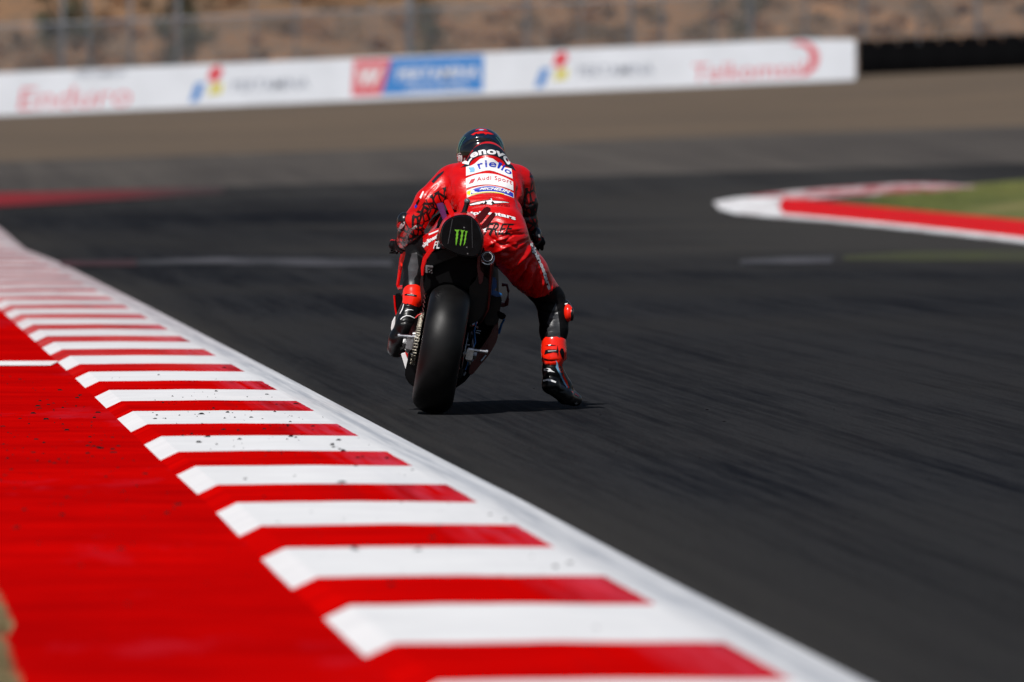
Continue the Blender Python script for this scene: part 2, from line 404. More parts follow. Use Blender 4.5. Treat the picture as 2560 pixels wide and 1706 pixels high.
# ------------------------------------------------------------------ advertising wall, fence, tyre barrier, scrub
WY = 290.0
wx0, wx1 = -26.0, (2138 - 1280) * WY / FPX
WH = 1.47
M['banner'] = mat('white banner', (.78, .81, .87), .6, var=.05, nscale=.8)
M['conc'] = mat('concrete', (.33, .32, .30), .9, var=.2, nscale=2)
ad = empty('advertising_wall', (wx0, WY, float(tz(wx0, WY))))
tag(ad, 'long low white wall printed with red and blue adverts at the edge of the gravel', 'advertising wall')
def wall_piece(name, x0, x1, y0, y1, z0, z1, m, n_=24, endround=0):
    v = []; f = []
    for i in range(n_ + 1):
        x = x0 + (x1 - x0) * i / n_; zb = float(tz(x, WY)); t_ = z1
        if endround and i == n_: t_ = z1 - .10
        for (yy, zz) in ((y0, z0), (y1, z0), (y1, t_), (y0, t_)): v.append((x - wx0, yy - WY, zb + zz - float(tz(wx0, WY))))
    for i in range(n_):
        a = 4 * i; b = a + 4
        for q in range(4): f.append((a + q, b + q, b + (q + 1) % 4, a + (q + 1) % 4))
    f += [(3, 2, 1, 0), (4 * n_, 4 * n_ + 1, 4 * n_ + 2, 4 * n_ + 3)]
    return mesh_obj(name, v, f, m, parent=ad)
wall_piece('wall_base', wx0, wx1 - .05, WY + .06, WY + .55, -.3, WH - .05, M['conc'])
banner = wall_piece('banner', wx0, wx1, WY, WY + .055, .02, WH, M['banner'], endround=1)

def text_tris(s, bold=0.0, shear=0.0, spacing=1.0):
    cu = bpy.data.curves.new('t', 'FONT'); cu.body = s; cu.offset = bold; cu.shear = shear; cu.space_character = spacing
    cu.resolution_u = 3
    ob = bpy.data.objects.new('t', cu); COL.objects.link(ob)
    bpy.context.view_layer.update()
    me = bpy.data.meshes.new_from_object(ob.evaluated_get(bpy.context.evaluated_depsgraph_get()))
    bpy.data.objects.remove(ob); bpy.data.curves.remove(cu)
    bm = bmesh.new(); bm.from_mesh(me); bpy.data.meshes.remove(me)
    bmesh.ops.remove_doubles(bm, verts=bm.verts, dist=1e-4)
    bmesh.ops.triangulate(bm, faces=bm.faces)
    V = np.array([v_.co[:2] for v_ in bm.verts]); F = [tuple(v_.index for v_ in f_.verts) for f_ in bm.faces]; bm.free()
    V = (V - V.min(0)) / (V.max(0) - V.min(0)); return V, F

def wall_deco(name, V, F, x0, z0, x1, z1, m, dy, slope=0):
    """print on the wall; V in 0..1"""
    vv = []
    for a, b in V:
        x = x0 + (x1 - x0) * a; z = z0 + (z1 - z0) * b + float(tz(x, WY)) - float(tz(wx0, WY))
        vv.append((x - wx0, -dy, z))
    return mesh_obj(name, vv, F, m, parent=banner)
wx = lambda p2353: (p2353 * S - 1280) * WY / FPX
SQ = (np.array([(0, 0), (1, 0), (1, 1), (0, 1)]), [(0, 1, 2, 3)])
M['adred'] = mat('advert red', (.72, .13, .16), .6, var=.05)
M['adred2'] = mat('advert deep red', (.72, .03, .05), .6, var=.05)
M['adblue'] = mat('advert blue', (.05, .24, .62), .6, var=.05)
M['adgrey'] = mat('advert grey', (.30, .33, .40), .6, var=.05)
M['adyel'] = mat('advert yellow', (.70, .62, .10), .6, var=.05)
M['adwhite'] = mat('advert white', (.8, .8, .82), .6, var=.03)
V, F = text_tris('Enduro', -.005, .15); wall_deco('lettering', V, F, wx(42), .18, wx(302), .92, M['adred'], .004)
V, F = text_tris('PERTAMINA', .01); wall_deco('lettering', V, F, wx(175), 1.18, wx(290), 1.42, M['adgrey'], .004)
for a in (435, 1228):
    wall_deco('emblem', np.array([(0, 0), (.55, 0), (1, 1), (.45, 1)]), SQ[1], wx(a), .22, wx(a + 36), .85, M['adblue'], .004)
    wall_deco('emblem', np.array([(.0, .25), (.5, 0), (1, .6), (.8, 1), (.25, .9)]), [(0, 1, 2, 3, 4)], wx(a + 42), .82, wx(a + 78), 1.40, M['adred2'], .004)
    wall_deco('emblem', np.array([(.1, 0), (.9, .1), (1, 1), (.3, .9)]), SQ[1], wx(a + 40), .42, wx(a + 78), .82, M['adyel'], .004)
    V, F = text_tris('PERTAMINA', .01); wall_deco('lettering', V, F, wx(a + 100), .50, wx(a + 275), .88, M['adgrey'], .004)
wall_deco('printed_panel', np.array([(0, 0), (.80, 0), (1, 1), (.05, 1)]), SQ[1], wx(808), .18, wx(905), 1.40, M['adred'], .004)
wall_deco('printed_panel', np.array([(0, 0), (.99, 0), (1, 1), (.10, 1)]), SQ[1], wx(876), .18, wx(1112), 1.40, M['adblue'], .005)
V, F = text_tris('W', .05, .2); wall_deco('lettering', V, F, wx(822), .45, wx(882), 1.15, M['adwhite'], .009)
V, F = text_tris('PERTAMINA', .02, .1); wall_deco('lettering', V, F, wx(912), .62, wx(1100), 1.05, M['adwhite'], .009)
V, F = text_tris('TELKOMSEL', .02); wall_deco('lettering', V, F, wx(930), .28, wx(1080), .42, M['adwhite'], .009)
V, F = text_tris('Telkomsel', .0, .1); wall_deco('lettering', V, F, wx(1592), .20, wx(1850), .78, M['adred'], .004)
arc = [(math.cos(a) * .5 + .3, math.sin(a) * .5 + .5) for a in np.linspace(-1.4, 1.9, 12)]
arc2 = [(math.cos(a) * .36 + .22, math.sin(a) * .40 + .5) for a in np.linspace(1.9, -1.4, 12)]
wall_deco('emblem', np.array(arc + arc2), [tuple(range(24))], wx(1810), .20, wx(1900), 1.42, M['adred'], .005)

# tyre barrier right of the wall
tb = empty('tyre_barrier', (wx1 + .4, 297, float(tz(wx1 + .4, 297))))
tag(tb, 'long black tyre barrier beside the right end of the white wall', 'tyre barrier')
M['blackrub'] = mat('black rubber belt', (.003, .003, .0035), .9, spec=.05)
v = []; f = []; n_ = 90; xb0 = wx1 + .4; zb0 = float(tz(xb0, 297))
for i in range(n_ + 1):
    x = xb0 + i * .5; b = .06 * abs(math.sin(i * 1.57)); zz = float(tz(x, 297)) - zb0 - .2; tt = 1.22 + .03 * math.sin(i * 1.3)
    for (yy, z_) in ((-.35 - b, zz), (-.45 - b, zz + tt * .5), (-.38 - b, zz + tt), (.6, zz + tt), (.6, zz)): v.append((x - xb0, yy, z_))
for i in range(n_):
    for q in range(5): f.append((5 * i + q, 5 * i + 5 + q, 5 * i + 5 + (q + 1) % 5, 5 * i + (q + 1) % 5))
f += [(4, 3, 2, 1, 0)]
mesh_obj('belt', v, f, M['blackrub'], parent=tb)
v = []; f = []
def lathe_tyre(cx, cy, cz, Ro, w_, axis, V_, F_, n1=14):
    k = len(V_)
    for i in range(n1):
        a = 2 * math.pi * i / n1
        for (rr, h_) in ((Ro, -w_ / 2), (Ro, w_ / 2), (Ro * .55, w_ / 2), (Ro * .55, -w_ / 2)): V_.append((cx + rr * math.cos(a), cy + rr * math.sin(a), cz + h_))
    for i in range(n1):
        b = k + 4 * i; c = k + 4 * ((i + 1) % n1)
        for q in range(4): F_.append((b + q, c + q, c + (q + 1) % 4, b + (q + 1) % 4))
for i in range(48):
    x = i * .72 + .3; lathe_tyre(x, .15, float(tz(xb0 + x, 297)) - zb0 + 1.10, .33, .2, 'z', v, f)
mesh_obj('tyre_row', v, f, M['blackrub'], parent=tb)

# catch fence behind the wall
FY = 300.5
M['galv'] = mat('galvanised steel', (.20, .22, .25), .5, metal=.3, var=.2)
M['post'] = mat('grey painted post', (.15, .16, .175), .7, var=.15)
fence = empty('catch_fence', (0, FY, float(tz(0, FY))))
tag(fence, 'tall grey steel catch fence with wire mesh running behind the white wall', 'fence')
fz = float(tz(0, FY))
def box(V_, F_, x0, x1, y0, y1, z0, z1):
    k = len(V_)
    V_.extend([(x0, y0, z0), (x1, y0, z0), (x1, y1, z0), (x0, y1, z0), (x0, y0, z1), (x1, y0, z1), (x1, y1, z1), (x0, y1, z1)])
    F_.extend([tuple(k + i for i in q) for q in ((0, 3, 2, 1), (4, 5, 6, 7), (0, 1, 5, 4), (1, 2, 6, 5), (2, 3, 7, 6), (3, 0, 4, 7))])
fposts = [(145, .10), (205, .06), (300, .09), (410, .10), (585, .05), (680, .06), (855, .04), (940, .17), (1210, .10), (1335, .05), (1450, .11), (1520, .07), (1640, .05), (1725, .12), (1850, .05), (1985, .10), (2110, .05), (2245, .09), (-110, .1), (2480, .1)]
for p, wd in fposts:
    x = (p * S - 1280) * FY / FPX; zb = float(tz(x, FY)) - fz; V_ = []; F_ = []
    box(V_, F_, x - wd * .7, x + wd * .7, -.08, .08, zb - .3, zb + 6.5); box(V_, F_, x - wd * 1.2, x + wd * 1.2, -.14, .14, zb - .3, zb + .25)
    box(V_, F_, x - wd * .7, x + wd * .7, -.9, -.08, zb + 6.3, zb + 6.45)
    mesh_obj('post', V_, F_, M['post'], parent=fence)
V_ = []; F_ = []
x = -26.0
while x < 26:
    zb = float(tz(x, FY)) - fz; box(V_, F_, x - .007, x + .007, -.1, -.09, zb, zb + 2.95); x += .09
for k in range(28):
    zz = .2 + k * .1
    for i in range(13):
        xa = -26 + i * 4; za = float(tz(xa, FY)) - fz + zz; zb_ = float(tz(xa + 4, FY)) - fz + zz; q = len(V_); r_ = .007 if k < 27 else .03
        V_.extend([(xa, -.11, za - r_), (xa + 4, -.11, zb_ - r_), (xa + 4, -.11, zb_ + r_), (xa, -.11, za + r_), (xa, -.12, za), (xa + 4, -.12, zb_)])
        F_.extend([(q, q + 1, q + 5, q + 4), (q + 4, q + 5, q + 2, q + 3)])
mesh_obj('wire_mesh', V_, F_, M['galv'], parent=fence)

# dry scrub scattered over the hillside, small bare trees
def leafball(V_, F_, cx, cy, cz, rx, rz, n_, s_):
    for _ in range(n_):
        while True:
            p = rng.uniform(-1, 1, 3)
            if np.dot(p, p) < 1: break
        c = np.array((cx, cy, cz)) + p * (rx, rx, rz); a = rng.normal(0, 1, 3); a /= np.linalg.norm(a); b = np.cross(a, rng.normal(0, 1, 3)); b /= np.linalg.norm(b)
        ss = s_ * rng.uniform(.6, 1.3); k = len(V_)
        V_.extend([tuple(c - a * ss), tuple(c + b * ss * .5), tuple(c + a * ss), tuple(c - b * ss * .5)]); F_.append((k, k + 1, k + 2, k + 3))
M['scrub'] = mat('dry scrub leaves', (.16, .11, .068), .9, var=.5, nscale=.5)
M['scrub2'] = mat('rust coloured dry scrub', (.25, .13, .068), .9, var=.4, nscale=.5)
def hz(x, y): return float(tz(x, y)) + .35 * (math.sin(x * .23 + y * .11) * math.cos(y * .17 - x * .07) + .5 * math.sin(x * .71 + 1) * math.sin(y * .53))
for nm, mm, cnt, lab in (('scrub', 'scrub', 420, 'low olive brown scrub scattered over the dry hillside'), ('dry_scrub', 'scrub2', 420, 'rust coloured dry scrub scattered over the hillside')):
    V_ = []; F_ = []
    for _ in range(cnt):
        y = 312 + 60 * random.random() ** 1.5; x = random.uniform(-.075, .075) * y; r = random.uniform(.3, .9)
        leafball(V_, F_, x, y, hz(x, y) + r * .35, r, r * .5, 60, .14)
    o = mesh_obj(nm, V_, F_, M[mm]); tag(o, lab, 'scrub', kind='stuff')
M['bark'] = mat('grey brown bark', (.11, .095, .08), .9, var=.3)
M['leaf'] = mat('dull grey green leaves', (.085, .085, .05), .8, var=.45, nscale=2)
tl = ['thin grey tree behind the fence, leftmost of the row above the red advert lettering', 'slim dark tree with two bare stems behind the fence, above the red advert lettering',
      'grey leaning tree behind the fence, right of the forked dark tree', 'small bushy tree behind the fence, above the first red and blue emblem',
      'lone pale tree behind the tallest fence post', 'low spreading tree behind the fence near the right end of the white wall']
for i, (p, y, h, cr) in enumerate([(150, 306, 4.2, .7), (215, 304, 5.5, .9), (385, 305, 4.8, .8), (440, 308, 3.2, .9), (985, 309, 3.4, .8), (1705, 309, 3.6, .9)]):
    x = (p * S - 1280) * y / FPX; z = hz(x, y); tr = empty('tree', (x, y, z)); tag(tr, tl[i], 'tree', 'small trees behind the catch fence')
    V_ = []; F_ = []
    def limb(p0, p1, r0, r1):
        k = len(V_); d = Vector(p1) - Vector(p0); q = d.to_track_quat('Z', 'Y')
        for (pp, rr) in ((p0, r0), (p1, r1)):
            for a in range(6): V_.append(tuple(Vector(pp) + q @ Vector((rr * math.cos(a * 1.047), rr * math.sin(a * 1.047), 0))))
        for a in range(6): F_.append((k + a, k + (a + 1) % 6, k + 6 + (a + 1) % 6, k + 6 + a))
    top = (random.uniform(-.3, .3), 0, h * .7); limb((0, 0, -.3), top, .12, .07)
    CV = []; CF = []
    for j in range(7):
        a = random.uniform(0, 6.28); t0 = random.uniform(.35, 1); s0 = (top[0] * t0, 0, h * .7 * t0); e = (s0[0] + math.cos(a) * cr * .8, math.sin(a) * cr * .8, s0[2] + random.uniform(.3, 1.2))
        limb(s0, e, .05, .02); leafball(CV, CF, e[0], e[1], e[2], cr * .55, cr * .5, 90, .10)
    mesh_obj('trunk', V_, F_, M['bark'], parent=tr); mesh_obj('crown', CV, CF, M['leaf'], parent=tr)


# ================================================================== rider and motorcycle
ORG = Vector((-0.416, 44.0, 0.0))            # ground point under the rear tyre
CAML = Vector((0, 0, CAMH)) - ORG            # camera in the same local frame
def W(cx, cy, d):
    """millimetre drawing of the rear view (1 unit = 1 mm at the rear axle), d = metres ahead of the rear axle"""
    k = (44.0 + d) / 44000.0
    return np.array(((cx - 681) * k + .416, d, CAMH - (cy - 53.7) * k))
def proj(P):
    P = np.asarray(P); k = 44000.0 / (44.0 + P[..., 1])
    return np.stack([(P[..., 0] - .416) * k + 681, (CAMH - P[..., 2]) * k + 53.7], -1)

# ---- signed-distance modelling: smooth unions of tapered limbs turned into one continuous surface
def sdf_mesh(prims, h, k0=.03):
    """prims: ('c', a, b, ra, rb, tag[, k]) tapered limb, ('e', centre, radii, rot, tag[, k]) ellipsoid"""
    lo = np.full(3, 1e9); hi = -lo
    for p in prims:
        if p[0] == 'c':
            r = max(p[3], p[4]); a = np.minimum(p[1], p[2]) - r; b = np.maximum(p[1], p[2]) + r
        else:
            r = max(p[2]); a = np.array(p[1]) - r; b = np.array(p[1]) + r
        lo = np.minimum(lo, a); hi = np.maximum(hi, b)
    lo -= .03; hi += .03; n = np.ceil((hi - lo) / h).astype(int) + 1
    F = np.full(n, 1.0, np.float32); T = np.zeros(n, np.uint8); DT = np.full(n, 9.0, np.float32)
    for p in prims:
        if p[0] == 'c':
            a_, b_, ra, rb, tg = np.array(p[1]), np.array(p[2]), p[3], p[4], p[5]; k = p[6] if len(p) > 6 else k0
            r = max(ra, rb); l = np.minimum(a_, b_) - r; u = np.maximum(a_, b_) + r
        else:
            c, rad, rot, tg = np.array(p[1]), np.array(p[2]), p[3], p[4]; k = p[5] if len(p) > 5 else k0
            r = max(rad); l = c - r; u = c + r
        m = k + 4 * h
        i0 = np.clip(((l - m - lo) / h).astype(int), 0, n - 1); i1 = np.clip(((u + m - lo) / h).astype(int) + 2, 1, n)
        gx, gy, gz = [lo[q] + h * np.arange(i0[q], i1[q]) for q in range(3)]
        X, Y, Z = np.meshgrid(gx, gy, gz, indexing='ij'); P = np.stack([X, Y, Z], -1).astype(np.float32)
        if p[0] == 'c':
            ba = (b_ - a_).astype(np.float32); L = float(ba @ ba) + 1e-12; t = np.clip(((P - a_.astype(np.float32)) @ ba) / L, 0, 1)
            d = np.linalg.norm(P - a_.astype(np.float32) - t[..., None] * ba, axis=-1) - (ra + (rb - ra) * t)
        else:
            Q = P - c.astype(np.float32)
            if rot is not None: Q = Q @ np.array(rot, dtype=np.float32)
            k_0 = np.linalg.norm(Q / rad, axis=-1); k_1 = np.linalg.norm(Q / (rad ** 2), axis=-1) + 1e-9
            d = k_0 * (k_0 - 1) / k_1
        sl = tuple(slice(i0[q], i1[q]) for q in range(3)); f = F[sl]; d = d.astype(np.float32)
        hh = np.maximum(k - np.abs(f - d), 0) / max(k, 1e-6); F[sl] = np.minimum(f, d) - hh * hh * k * .25
        dt = DT[sl]; tt = T[sl]; mk = d < dt; dt[mk] = d[mk]; tt[mk] = tg
    # surface nets
    s = F < 0; nx, ny, nz = n
    c8 = sum(s[i:nx - 1 + i, j:ny - 1 + j, l:nz - 1 + l].astype(np.int8) for i in (0, 1) for j in (0, 1) for l in (0, 1))
    act = np.argwhere((c8 > 0) & (c8 < 8)); idx = -np.ones((nx - 1, ny - 1, nz - 1), np.int64); idx[tuple(act.T)] = np.arange(len(act))
    acc = np.zeros((len(act), 3)); cnt = np.zeros(len(act))
    for ax in range(3):
        for o1 in (0, 1):
            for o2 in (0, 1):
                off = [0, 0, 0]; q = [i for i in range(3) if i != ax]; off[q[0]] = o1; off[q[1]] = o2
                off2 = list(off); off2[ax] = 1
                A = act + off; B = act + off2; fa = F[tuple(A.T)]; fb = F[tuple(B.T)]; cr = (fa < 0) != (fb < 0)
                t = np.where(cr, fa / np.where(fa - fb == 0, 1, fa - fb), 0)
                pt = A.astype(float); pt[:, ax] += t; acc[cr] += pt[cr]; cnt[cr] += 1
    V = acc / cnt[:, None] * h + lo; TG = T[tuple(act.T)]
    faces = []
    for ax in range(3):
        q = [i for i in range(3) if i != ax]
        sa = [slice(1, -1)] * 3; sb = [slice(1, -1)] * 3; sa[ax] = slice(0, n[ax] - 1); sb[ax] = slice(1, n[ax])
        a = s[tuple(sa)]; b = s[tuple(sb)]; e = np.argwhere(a != b)
        base = e.copy(); base[:, q[0]] += 1; base[:, q[1]] += 1
        flip = a[tuple(e.T)]
        def cell(d1, d2):
            c_ = base.copy(); c_[:, q[0]] -= d1; c_[:, q[1]] -= d2; return idx[tuple(c_.T)]
        quad = np.stack([cell(1, 1), cell(0, 1), cell(0, 0), cell(1, 0)], 1)
        if ax == 1: flip = ~flip
        quad[~flip] = quad[~flip][:, ::-1]; faces.append(quad)
    Fc = np.concatenate(faces); return V, Fc, TG

def vnormals(V, F):
    a = V[F[:, 2]] - V[F[:, 0]]; b = V[F[:, 3]] - V[F[:, 1]]; fn = np.cross(a, b)
    N = np.zeros_like(V)
    for i in range(4): np.add.at(N, F[:, i], fn)
    return N / (np.linalg.norm(N, axis=1, keepdims=True) + 1e-12)

def inpoly(pts, poly):
    x, y = pts[:, 0], pts[:, 1]; r = np.zeros(len(pts), bool); n = len(poly); j = n - 1
    for i in range(n):
        xi, yi = poly[i]; xj, yj = poly[j]
        c = ((yi > y) != (yj > y)) & (x < (xj - xi) * (y - yi) / ((yj - yi) if yj != yi else 1e-9) + xi); r ^= c; j = i
    return r

def sculpt(V, N, strokes, back=True):
    """press creases (negative) and raise folds (positive) along strokes drawn on the rear view"""
    P = proj(V); D = np.zeros(len(V))
    for pts, wd, amp in strokes:
        best = np.full(len(V), 1e9); tt = np.zeros(len(V)); L = len(pts) - 1
        for i in range(L):
            a = np.array(pts[i], float); b = np.array(pts[i + 1], float); ab = b - a
            t = np.clip(((P - a) @ ab) / (ab @ ab), 0, 1); d = np.linalg.norm(P - a - t[:, None] * ab, axis=1)
            m = d < best; best[m] = d[m]; tt[m] = (i + t[m]) / L
        taper = np.clip(np.sin(np.pi * np.clip(tt, .04, .96)) * 1.6, 0, 1)
        D += amp * .001 * np.exp(-(best / wd) ** 2) * taper
    if back: D *= np.clip(-N[:, 1] * 2 + .6, 0, 1)
    return V + N * D[:, None]

# ---- materials
def leather(name, col, rough=.31, wr=.30, coat=.22, spec=.35):
    t = NT(name); co = t.n('TexCoord').outputs['Object']
    n = t.noise(co, 14, 3); fine = t.noise(co, 420, 2); wrk = t.noise(co, 1, 4, .62, sc=(26, 26, 60)); big = t.noise(co, 1, 2, .5, sc=(9, 9, 16), loc=(2, 3, 1))
    t.l(t.ramp(n, [(.3, tuple(c * .82 for c in col)), (.7, tuple(min(1, c * 1.12) for c in col))]), t.b.inputs['Base Color'])
    t.l(t.ramp(n, [(.3, rough - .05), (.7, rough + .1)]), t.b.inputs['Roughness'])
    t.b.inputs['Coat Weight'].default_value = coat; t.b.inputs['Coat Roughness'].default_value = .25; t.b.inputs['Specular IOR Level'].default_value = spec
    h = t.math('ADD', t.math('ADD', t.math('MULTIPLY', wrk, .5), t.math('MULTIPLY', fine, .08)), t.math('MULTIPLY', big, 1.2))
    t.bump(h, wr, .02); return t.m
RED = (.63, .0020, .002)
M['redl'] = leather('red leather', RED)
M['redstretch'] = leather('ribbed red stretch panel', (.66, .002, .003), .45, .8)
M['blackl'] = leather('black stretch fabric', (.0025, .0025, .003), .6, .3, 0, .15)
M['greyl'] = leather('charcoal leather panel', (.045, .045, .048), .38, .25, .1)
M['navyl'] = leather('dark navy leather', (.006, .012, .022), .4, .2, .2)
M['sred'] = mat('fluorescent red plastic', (1.0, .018, .004), .25, coat=.35, var=.05)
M['bplast'] = mat('black plastic', (.005, .005, .006), .3, coat=.3)
M['white'] = mat('white print', (.80, .80, .80), .5, var=.02)
M['dgrey'] = mat('dull grey print', (.40, .38, .38), .5, var=.05)
M['blue'] = mat('royal blue print', (.006, .03, .42), .45, var=.03)
M['navy'] = mat('navy print', (.004, .008, .016), .45)
M['lblue'] = mat('light blue print', (.22, .48, .70), .5, var=.03)
M['yellow'] = mat('yellow print', (.85, .72, .02), .5, var=.03)
M['crimson'] = mat('crimson print', (.55, .008, .03), .5, var=.03)
M['blackp'] = mat('black print', (.004, .004, .005), .6, spec=.15)
M['redp'] = mat('red print', (.62, .006, .006), .4, var=.03)
M['green'] = mat('acid green print', (.15, .46, .018), .45, var=.1)
M['gline'] = mat('pale green helmet line', (.10, .32, .18), .3)
M['hnavy'] = mat('helmet navy gloss', (.004, .013, .032), .18, coat=.6, var=.3)
M['hblack'] = mat('helmet black gloss', (.004, .004, .005), .12, coat=.8)
M['visor'] = mat('dark visor', (.01, .01, .012), .05, coat=1)
def pattern_mat(name, col, k=.5):
    t = NT(name); co = t.n('TexCoord').outputs['Object']
    v = t.n('TexVoronoi'); v.feature = 'DISTANCE_TO_EDGE'; v.inputs['Scale'].default_value = 24; v.inputs['Randomness'].default_value = 1
    wob = t.n('Mapping'); t.l(co, wob.inputs[0]); wob.inputs['Scale'].default_value = (1, .6, .75); t.l(wob.outputs[0], v.inputs['Vector'])
    wv = t.n('TexWave'); wv.inputs['Scale'].default_value = 9; wv.inputs['Distortion'].default_value = 9; wv.inputs['Detail'].default_value = 1; t.l(co, wv.inputs['Vector'])
    line = t.math('MAXIMUM', t.math('LESS_THAN', v.outputs[0], .10), t.math('LESS_THAN', wv.outputs[0], .16))
    t.l(t.mix(line, col, (.008, .004, .004)), t.b.inputs['Base Color']); t.b.inputs['Roughness'].default_value = .38
    t.b.inputs['Coat Weight'].default_value = .2; t.bump(t.noise(co, 40, 4, .6), .25, .006); return t.m
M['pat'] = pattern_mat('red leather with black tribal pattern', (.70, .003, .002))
M['pat_shade'] = pattern_mat('shaded red leather with black tribal pattern', (.30, .003, .003))  # darker copy of the sleeve leather: shade on the right arm painted in

# ---- the rider: one continuous leather-clad body
PEL, TOR, ARL, FOL, ARR, FOR, THR, CAR, THL, CAL, HMP, NEK = range(1, 13)
c = lambda a, b, ra, rb, tg, *k: ('c', W(*a), W(*b), ra, rb, tg, *k)
body = [
    c((528, 612, .40), (628, 618, .40), .128, .136, PEL), c((520, 560, .44), (625, 560, .44), .120, .130, PEL),
    c((500, 480, .54), (622, 485, .54), .108, .116, TOR), c((455, 380, .66), (628, 385, .66), .112, .116, TOR),
    c((440, 312, .74), (645, 318, .74), .098, .100, TOR, .04), c((392, 300, .80), (705, 305, .80), .072, .075, TOR, .04),
    c((520, 270, .78), (540, 215, .90), .09, .07, NEK, .03),
    ('e', W(556, 236, .80), (.106, .155, .127), None, HMP, .03), c((556, 262, .79), (560, 340, .72), .098, .105, HMP, .04),
    c((358, 316, .79), (250, 420, .74), .078, .068, ARL), c((250, 420, .74), (183, 520, .76), .068, .058, ARL, .02),
    c((186, 520, .76), (150, 590, .86), .062, .058, FOL, .02), c((150, 590, .86), (122, 640, .97), .056, .042, FOL, .02),
    c((728, 330, .79), (752, 430, .80), .072, .062, ARR), c((752, 430, .80), (760, 520, .82), .060, .050, ARR, .02),
    c((760, 520, .82), (790, 600, .97), .052, .040, FOR, .02),
    c((650, 640, .42), (765, 785, .56), .120, .100, THR), c((765, 785, .56), (872, 918, .70), .097, .076, THR),
    c((878, 930, .70), (897, 1010, .69), .079, .078, CAR, .02), c((897, 1010, .69), (896, 1085, .66), .078, .073, CAR, .02), c((896, 1085, .66), (893, 1170, .64), .072, .060, CAR, .02),
    c((500, 615, .42), (320, 655, .68), .112, .094, THL), c((320, 655, .68), (200, 665, .88), .090, .066, THL),
    c((196, 668, .88), (176, 760, .72), .062, .058, CAL, .02), c((176, 760, .72), (168, 860, .55), .057, .050, CAL, .02), c((168, 860, .55), (164, 920, .50), .048, .044, CAL, .02),
]
V, F, TG = sdf_mesh(body, .0052)
N = vnormals(V, F)
if (N * (V - V.mean(0))).sum() < 0: F = F[:, ::-1]; N = -N
folds = [
    # hip and seat
    ([(560, 600), (620, 640), (700, 650), (760, 620)], 9, -6), ([(590, 690), (660, 650), (740, 640)], 10, 5),
    ([(640, 770), (700, 740), (745, 700), (785, 640)], 10, 9), ([(625, 745), (690, 715), (760, 640)], 9, -8), ([(655, 795), (720, 770), (790, 690)], 11, -9),
    ([(560, 720), (620, 690), (680, 690)], 10, -6), ([(560, 650), (600, 625), (690, 600)], 8, 4),
    # thigh folds
    ([(705, 865), (745, 800), (790, 730)], 10, -13), ([(735, 890), (765, 830), (800, 750)], 10, 9), ([(765, 905), (795, 860), (822, 780)], 9, -8),
    ([(800, 915), (825, 870), (845, 820)], 9, 8), ([(830, 915), (850, 880), (862, 840)], 7, -6), ([(690, 850), (730, 780), (760, 750)], 9, 7),
    ([(860, 905), (880, 880), (888, 850)], 7, 5),
    # lower back, waist
    ([(430, 455), (560, 425), (700, 455)], 7, -4), ([(440, 405), (560, 395), (700, 425)], 6, -2.5), ([(470, 540), (600, 520), (720, 560)], 8, -3),
    ([(620, 600), (660, 570), (740, 560)], 7, 4), ([(640, 625), (690, 590), (755, 590)], 7, -4),
    # ribs, left shoulder
    ([(350, 300), (362, 360), (350, 420)], 9, -5), ([(375, 320), (385, 390), (372, 460)], 7, -4), ([(330, 330), (335, 400), (320, 450)], 7, 4), ([(400, 440), (390, 480), (380, 510)], 8, -5),
    ([(300, 330), (260, 370), (230, 420)], 7, -3), ([(262, 430), (300, 450), (320, 470)], 7, -5), ([(215, 470), (260, 500), (285, 490)], 6, -5), ([(160, 545), (205, 540), (250, 525)], 6, -5), ([(150, 560), (205, 560), (240, 545)], 6, 3),
    ([(715, 330), (708, 400), (722, 470)], 10, -6), ([(690, 280), (715, 330), (730, 400)], 8, -4), ([(745, 430), (770, 440), (795, 430)], 6, -4), ([(740, 500), (765, 505), (795, 495)], 6, -5),
    ([(130, 700), (170, 690), (220, 700)], 7, -4), ([(125, 770), (165, 780), (215, 770)], 7, -4),
    ([(830, 985), (880, 1000), (930, 985)], 7, -6), ([(830, 1010), (870, 1030), (905, 1030)], 6, -4), ([(830, 1080), (870, 1090), (900, 1080)], 6, -3), ([(830, 1120), (880, 1125), (950, 1110)], 7, -3),
    ([(905, 975), (912, 1050), (908, 1135)], 4, -3.5), ([(800, 935), (850, 960), (900, 950)], 9, -5),
]
folds = [(p_, w_ * (.85 if p_[0][1] > 600 and p_[0][0] > 540 else 1), a_ * (2.3 if p_[0][0] > 540 and 560 < p_[0][1] < 930 else 1.2)) for p_, w_, a_ in folds]
V = sculpt(V, N, folds)
ctr = V[F].mean(1); P2d = proj(ctr); TF = TG[F[:, 0]]; FN = vnormals(V, F)[F[:, 0]]
mats = [M['redl'], M['blackl'], M['greyl'], M['pat'], M['navyl'], M['redstretch'], M['pat_shade']]
mi = np.zeros(len(F), np.int32); x, y = P2d[:, 0], P2d[:, 1]
line = np.interp(x, [560, 590, 640, 680, 750, 800, 850, 905, 930], [700, 735, 800, 858, 908, 926, 916, 872, 850])
mi[np.isin(TF, [THR, CAR, PEL]) & (x > 575) & (y > line)] = 1
mi[np.isin(TF, [CAL, CAR])] = 1
mi[(TF == THL) & (x < 222)] = 1
aline = np.interp(x, [100, 190, 250, 330, 400], [560, 470, 392, 345, 320])
mi[(TF == ARL) & (y > aline) & (x < 345)] = 3
mi[(TF == FOL)] = 3
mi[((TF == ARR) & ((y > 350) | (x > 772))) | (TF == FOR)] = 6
OCC = FN[:, 1] < .3
# helmet-side hump band

